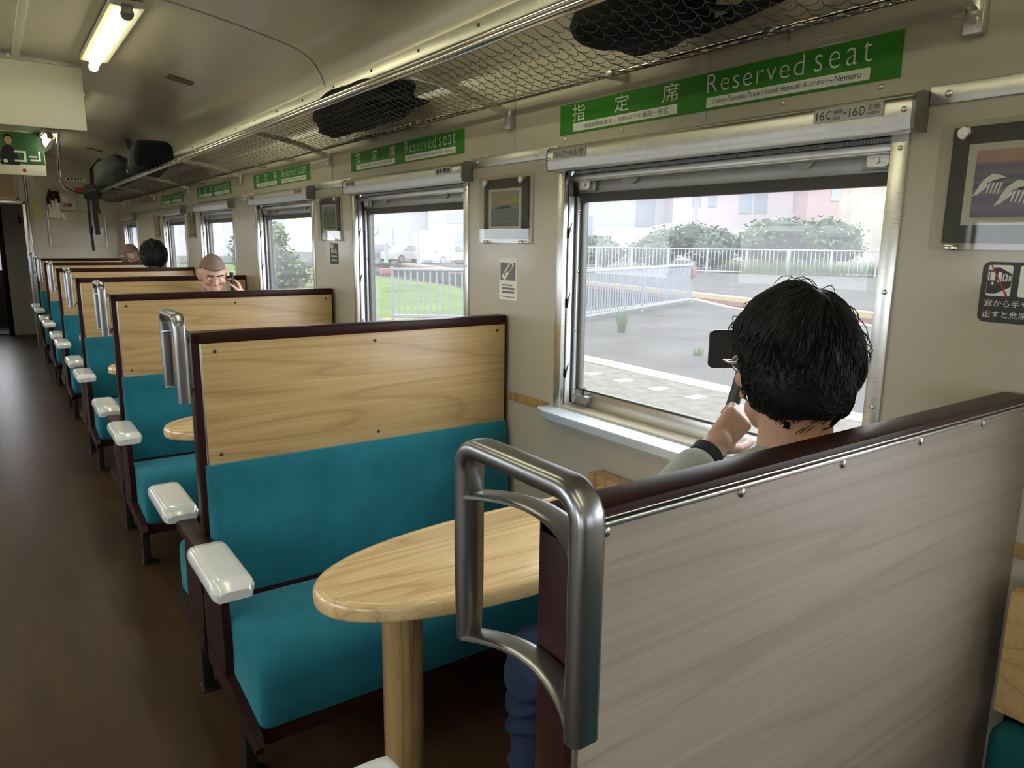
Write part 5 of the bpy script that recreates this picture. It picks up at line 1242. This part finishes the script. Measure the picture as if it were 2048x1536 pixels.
def fence_run(name, label, pts, z0, h, mat, bars, post_r, bar_r, rails=2, posts_every=None, group=None):
    base = Vector((*pts[0], z0)); t = thing(name, label, 'fence', base, 0, group)
    for seg in range(len(pts) - 1):
        a, b = Vector((*pts[seg], z0)) - base, Vector((*pts[seg + 1], z0)) - base; d = (b - a); ln = d.length; d.normalize()
        up = Vector((0, 0, 1)); mb = MB()
        for zz in ([0.10, h] if rails == 2 else [h]): mb.tube([a + up * zz, b + up * zz], bar_r * 1.8, 6)
        n = int(ln / bars)
        for k in range(1, n): p = a + d * (k * ln / n); mb.tube([p + up * 0.10, p + up * h], bar_r, 5)
        mb.build('bar_panel', M[mat], t)
        m = max(1, int(round(ln / (posts_every or 2.2))))
        for k in range(m + (1 if seg == len(pts) - 2 else 0)):
            p = a + d * (k * ln / m); MB().tube([p, p + up * (h + 0.06)], post_r, 8).build('post', M[mat], t)
    return t
fr = fence_run('barrier_fence', 'blue grey barred fence across the end of the near platform', [(7.05, 14.55), (10.28, 12.20), (16.75, 14.72)], ZP, 1.10, 'fence_grey', 0.135, 0.04, 0.021, 2, 3.4)
mb = MB(); mb.box(16.66 - 7.05, 16.82 - 7.05, 14.60 - 14.55, 14.66 - 14.55, 0.72, 1.02, 0.01); mb.build('red_flag', M['red_edge'], fr)
mb = MB(); mb.box(-0.28, 0.12, -0.03, 0.03, 0.98, 1.12, 0.02); mb.build('pink_end', M['red_edge'], fr)
fence_run('platform_fence', 'white barred fence along the back of the far platform', [(29.5, 40.0), (35.2, 29.8), (39.6, 21.8), (44.0, 13.5)], ZP, 1.40, 'fence_white', 0.22, 0.07, 0.022, 2, 2.3)
for i, (x, y) in enumerate(((23.9, 45.1), (24.5, 51.5))):
    o = MB().tube([(0, 0, 0), (0, 0, 1.5)], 0.17, 10).build('white_post', M['fence_white']); o.location = (x, y, ZP); tag(o, ['white post on the far platform in front of the white hatchback, second window', 'white post on the far platform near the left side of the second window'][i], 'post')
o = MB().tube([(0, 0, 0), (0, 0, 9.0)], 0.16, 10).build('utility_pole', M['fence_grey']); o.location = (31.5, 38.0, ZP); tag(o, 'tall grey utility pole rising from the left end of the hedge', 'pole')
o = MB().tube([(0, 0, 0), (0, 0, 11.0)], 0.18, 10).build('utility_pole', M['fence_white']); o.location = (43.5, 38.2, ZP); tag(o, 'pale utility pole in front of the pink building', 'pole')

def shrub(name, label, x, y, z, blobs, leaves, leaf, seed, mat='leaf', trunk=None, group=None):
    rnd = random.Random(seed); t = thing(name, label, 'shrub', (x, y, z), 0, group)
    mb = MB()
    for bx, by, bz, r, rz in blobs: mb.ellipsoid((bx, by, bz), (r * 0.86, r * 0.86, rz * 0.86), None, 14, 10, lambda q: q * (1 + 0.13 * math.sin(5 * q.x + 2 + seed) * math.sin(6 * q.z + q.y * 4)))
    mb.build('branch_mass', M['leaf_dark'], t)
    mb = MB()
    for _ in range(leaves):
        bx, by, bz, r, rz = rnd.choice(blobs); n = Vector((rnd.gauss(0, 1), rnd.gauss(0, 1), rnd.gauss(0, 1))).normalized(); k = rnd.uniform(0.82, 1.12)
        p = Vector((bx + n.x * r * k, by + n.y * r * k, bz + n.z * rz * k))
        u = Vector((rnd.gauss(0, 1), rnd.gauss(0, 1), rnd.gauss(0, 0.5))).normalized(); v = (n + Vector((rnd.gauss(0, .5), rnd.gauss(0, .5), rnd.gauss(0, .5)))).normalized(); w = u.cross(v).normalized()
        l = leaf * rnd.uniform(0.6, 1.3); mb.face([p - u * l, p - w * l * 0.45, p + u * l, p + w * l * 0.45])
    mb.build('foliage', M[mat], t, smooth=False)
    if trunk:
        mb = MB(); mb.tube([(0, 0, -0.02), (0.05, 0, trunk * 0.6), (0, 0.05, trunk)], [0.14, 0.11, 0.08], 8); mb.build('trunk', M['bark'], t)
    return t
HX = [(32.6, 41.4, 1.9, 1.7), (34.8, 38.6, 1.9, 2.1), (37.0, 35.6, 2.0, 2.6), (39.2, 32.6, 2.1, 3.05), (41.4, 29.4, 2.2, 3.5), (44.0, 27.4, 2.0, 3.4)]
HL = ['low leftmost shrub of the hedge behind the white fence', 'second shrub of the hedge, beside the grey utility pole', 'third shrub of the hedge behind the white fence', 'fourth shrub of the hedge, brownish lower half', 'tall fresh green tree of the hedge, fifth from the left', 'rightmost spreading tree of the hedge, above the white bus']
for i, (x, y, r, h) in enumerate(HX):
    rnd = random.Random(50 + i)
    bl = [(rnd.uniform(-1, 1) * r * 0.6, rnd.uniform(-1, 1) * r * 0.6, h * 0.55 + rnd.uniform(-0.2, 0.25) * h, r * rnd.uniform(0.5, 0.75), h * rnd.uniform(0.26, 0.36)) for _ in range(6)]
    bl += [(0, 0, h * 0.45, r * 0.8, h * 0.42)] if i < 4 else [(0, 0, h * 0.72, r * 1.0, h * 0.24), (-1.0, 0.6, h * 0.55, r * 0.6, h * 0.35)]
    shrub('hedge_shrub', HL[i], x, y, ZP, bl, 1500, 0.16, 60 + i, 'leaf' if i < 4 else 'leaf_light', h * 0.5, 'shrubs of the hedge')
shrub('bush', 'loose green bush on the grass bank in the third window', 8.3, 27.0, ZP - 0.05, [(0, 0, 0.8, 1.0, 0.9), (0.8, 0.4, 0.5, 0.8, 0.6), (-0.6, 0.5, 1.3, 0.7, 0.8), (0.2, 0.2, 1.8, 0.5, 0.5)], 1500, 0.11, 77, 'leaf_light', 0.6)
def tuft(label, x, y, h, seed, n=40):
    rnd = random.Random(seed); mb = MB()
    for _ in range(n):
        a = rnd.uniform(0, 2 * PI); r = rnd.uniform(0, 0.09); l = h * rnd.uniform(0.5, 1.0); d = Vector((math.cos(a), math.sin(a), 0)) * rnd.uniform(0.05, 0.35)
        p = Vector((math.cos(a) * r, math.sin(a) * r, 0)); mb.tube([p, p + Vector((0, 0, l * 0.55)) + d * l * 0.4, p + Vector((0, 0, l)) + d * l], [0.008, 0.006, 0.001], 3)
    o = mb.build('weed_tuft', M['leaf_light']); o.location = (x, y, ZP); tag(o, label, 'weed', 'weeds on the platform'); return o
tuft('tall weed growing through the platform in front of the blue grey fence', 9.9, 10.4, 0.62, 1)
tuft('small dry weed on the platform left of the phone', 8.9, 7.6, 0.16, 2, 24)
rnd = random.Random(5); mb = MB()
for _ in range(5000):
    f = rnd.random(); x = rnd.uniform(36.0, 45.5); y = 27.6 - (x - 36.0) * 1.72 + rnd.uniform(0.1, 2.2); h = rnd.uniform(0.3, 1.0)
    mb.face([(x, y, ZP), (x + 0.07, y, ZP), (x + 0.05 + rnd.uniform(-.15, .15), y, ZP + h)])
o = mb.build('tall_grass', M['leaf_light'], smooth=False); tag(o, 'tall rough grass behind the white fence at right', 'grass', kind='stuff')

def building(label, a, b, depth, z1, mat, wins=(), wm='win_blue', extra=None, name='building'):
    a, b = Vector(a), Vector(b); d = (b - a).normalized(); n = Vector((-d.y, d.x)); n = n if n.dot(a) > 0 else -n
    t = thing(name, label, 'building', (a.x, a.y, ZP)); ln = (b - a).length
    P3 = lambda u, v, w: (d.x * u + n.x * v, d.y * u + n.y * v, w)
    mb = MB(); mb.prism([(d.x * u + n.x * v, d.y * u + n.y * v) for u, v in ((0, 0), (ln, 0), (ln, depth), (0, depth))], 'z', 0, z1); mb.build('walls', M[mat], t, smooth=False)
    mb = MB(); mb.prism([(d.x * u + n.x * v, d.y * u + n.y * v) for u, v in ((-0.1, -0.1), (ln + 0.1, -0.1), (ln + 0.1, depth), (-0.1, depth))], 'z', z1, z1 + 0.3); mb.build('parapet', M[mat], t, smooth=False)
    for u0, u1, w0, w1 in wins:
        mb = MB(); q = [P3(u0, -0.05, w0), P3(u1, -0.05, w0), P3(u1, -0.05, w1), P3(u0, -0.05, w1)]; r = [P3(u0, 0.05, w0), P3(u1, 0.05, w0), P3(u1, 0.05, w1), P3(u0, 0.05, w1)]
        mb.face(q); mb.strip(q + q[:1], r + r[:1]); mb.build('window', M[wm], t, smooth=False)
    if extra: extra(t, P3)
    return t
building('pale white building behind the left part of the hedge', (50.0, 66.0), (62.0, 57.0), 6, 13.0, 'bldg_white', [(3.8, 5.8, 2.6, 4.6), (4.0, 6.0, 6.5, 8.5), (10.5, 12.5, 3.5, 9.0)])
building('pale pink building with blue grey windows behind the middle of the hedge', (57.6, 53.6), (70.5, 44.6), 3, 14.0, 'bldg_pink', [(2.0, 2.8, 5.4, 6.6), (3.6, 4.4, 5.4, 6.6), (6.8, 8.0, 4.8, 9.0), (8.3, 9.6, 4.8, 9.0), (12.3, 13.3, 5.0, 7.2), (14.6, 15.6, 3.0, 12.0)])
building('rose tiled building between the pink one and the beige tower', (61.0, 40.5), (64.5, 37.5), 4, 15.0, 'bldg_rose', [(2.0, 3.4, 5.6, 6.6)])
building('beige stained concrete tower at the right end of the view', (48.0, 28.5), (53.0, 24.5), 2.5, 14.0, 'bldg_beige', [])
def logo(t, P3):
    mb = MB()
    for cu in (4.2, 5.6):
        mb.tube([P3(cu + 0.55 * math.cos(a), -0.12, 2.85 + 0.55 * math.sin(a)) for a in [2 * PI * q / 20 for q in range(20)]], 0.13, 6, closed=True)
    mb.build('ring_emblem', M['white'], t)
    mb = MB(); mb.tube([P3(7.6, -0.1, 0.2), P3(7.6, -0.1, 3.0)], 0.10, 6); mb.tube([P3(2.8, -0.6, 1.0), P3(6.8, -0.6, 1.25)], 0.16, 6); mb.build('white_canopy', M['white'], t)
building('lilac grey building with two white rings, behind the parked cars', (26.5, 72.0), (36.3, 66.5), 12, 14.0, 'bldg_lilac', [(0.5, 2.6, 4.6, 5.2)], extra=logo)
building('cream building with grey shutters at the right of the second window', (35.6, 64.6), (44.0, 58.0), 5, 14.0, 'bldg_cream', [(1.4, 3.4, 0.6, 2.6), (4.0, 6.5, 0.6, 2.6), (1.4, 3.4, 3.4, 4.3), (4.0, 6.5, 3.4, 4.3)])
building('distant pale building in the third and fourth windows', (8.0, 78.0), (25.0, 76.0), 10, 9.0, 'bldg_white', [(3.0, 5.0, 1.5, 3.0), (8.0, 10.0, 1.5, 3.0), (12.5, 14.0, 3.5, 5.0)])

def car(label, x, y, rz, mat, s=1.0, h=1.5):
    t = thing('car', label, 'car', (x, y, ZP), rz, 'parked cars')
    pf = [(-2.0, 0.28), (-2.05, 0.62), (-1.98, 0.86), (-1.55, 1.16), (-1.15, 1.42), (-0.5, h), (0.45, h - 0.03), (0.95, 1.22), (1.25, 0.98), (1.85, 0.86), (2.05, 0.66), (2.05, 0.28)]
    mb = MB(); W_ = 0.85; rings = []
    for yy, k in ((-W_, 0.93), (-W_ * 0.93, 1.0), (W_ * 0.93, 1.0), (W_, 0.93)):
        rings.append([mb.bm.verts.new((u * (0.99 if k < 1 else 1), yy * (1 - 0.16 * max(0, (w - 0.85) / 0.65)), 0.28 + (w - 0.28) * k)) for u, w in pf])
    n = len(pf)
    for A, B in zip(rings, rings[1:]):
        for j in range(n): mb.bm.faces.new((A[j], A[(j + 1) % n], B[(j + 1) % n], B[j]))
    mb.bm.faces.new(rings[0]); mb.bm.faces.new(rings[-1]); mb.build('car_body', M[mat], t, angle=35)
    for sy in (-1, 1):
        mb = MB(); mb.face([(-1.38, sy * 0.835, 0.93), (-0.05, sy * 0.835, 0.93), (-0.05, sy * 0.76, 1.36), (-0.95, sy * 0.76, 1.36)]); mb.face([(0.02, sy * 0.835, 0.93), (1.0, sy * 0.835, 0.93), (0.55, sy * 0.76, 1.34), (0.02, sy * 0.76, 1.36)]); mb.build('side_window', M['car_glass'], t, smooth=False)
    mb = MB(); mb.face([(-1.60, -0.62, 1.14), (-1.60, 0.62, 1.14), (-1.17, 0.58, 1.42), (-1.17, -0.58, 1.42)]); mb.build('rear_window', M['car_glass'], t, smooth=False)
    mb = MB(); mb.face([(1.23, -0.66, 1.01), (1.23, 0.66, 1.01), (0.93, 0.60, 1.26), (0.93, -0.60, 1.26)]); mb.build('windscreen', M['car_glass'], t, smooth=False)
    for sx in (-1.25, 1.25):
        for sy in (-1, 1):
            w_ = MB().tube([(sx, sy * 0.70, 0.31), (sx, sy * 0.87, 0.31)], 0.31, 18).build('wheel', M['tyre'], t)
            MB().tube([(sx, sy * 0.86, 0.31), (sx, sy * 0.88, 0.31)], 0.19, 14).build('hubcap', M['car_silver'], w_)
    for sy in (-1, 1): MB().box(-2.03, -1.80, sy * 0.70 - 0.10, sy * 0.70 + 0.10, 0.82, 1.02, 0.02).build('tail_lamp', M['red_edge'], t)
    return t
c0 = car('white hatchback with red tail lamps, rightmost of the parked cars', 28.8, 49.6, math.radians(12), 'car_white')
car('white car parked left of the white hatchback', 26.9, 52.6, math.radians(190), 'car_white', 1, 1.42)
car('pale silver car with dark windows, third parked car from the right', 25.6, 55.4, math.radians(15), 'car_silver', 1, 1.46)
car('silver van-like car, leftmost of the parked cars in the second window', 24.6, 58.4, math.radians(14), 'car_silver', 1, 1.62)
t = thing('bus', 'white bus partly hidden by the hedge, near the beige tower', 'bus', (50.6, 34.4, ZP), math.radians(-40))
mb = MB(); mb.box(-3.2, 2.6, -1.1, 1.1, 0.35, 3.0, 0.18, 3); mb.build('bus_body', M['car_white'], t)
mb = MB(); mb.box(-3.0, 2.62, -1.13, 1.12, 1.35, 2.35, 0.05); mb.build('window_band', M['win_blue'], t)
for sx in (-2.1, 1.6):
    for sy in (-1, 1): MB().tube([(sx, sy * 0.85, 0.45), (sx, sy * 1.12, 0.45)], 0.45, 18).build('wheel', M['tyre'], t)
t = thing('canopy', 'white canopy roof seen through a gap in the hedge', 'canopy', (46.0, 42.0, ZP), math.radians(-38))
mb = MB(); mb.prism([(-2.6, 2.6), (-2.4, 3.0), (-1.2, 3.25), (1.2, 3.25), (2.4, 3.0), (2.6, 2.6)], 'y', -1.0, 1.0); mb.build('canopy_roof', M['car_white'], t)
for sx in (-2.2, 2.2): MB().tube([(sx, 0, 0), (sx, 0, 2.7)], 0.09, 8).build('canopy_post', M['fence_white'], t)
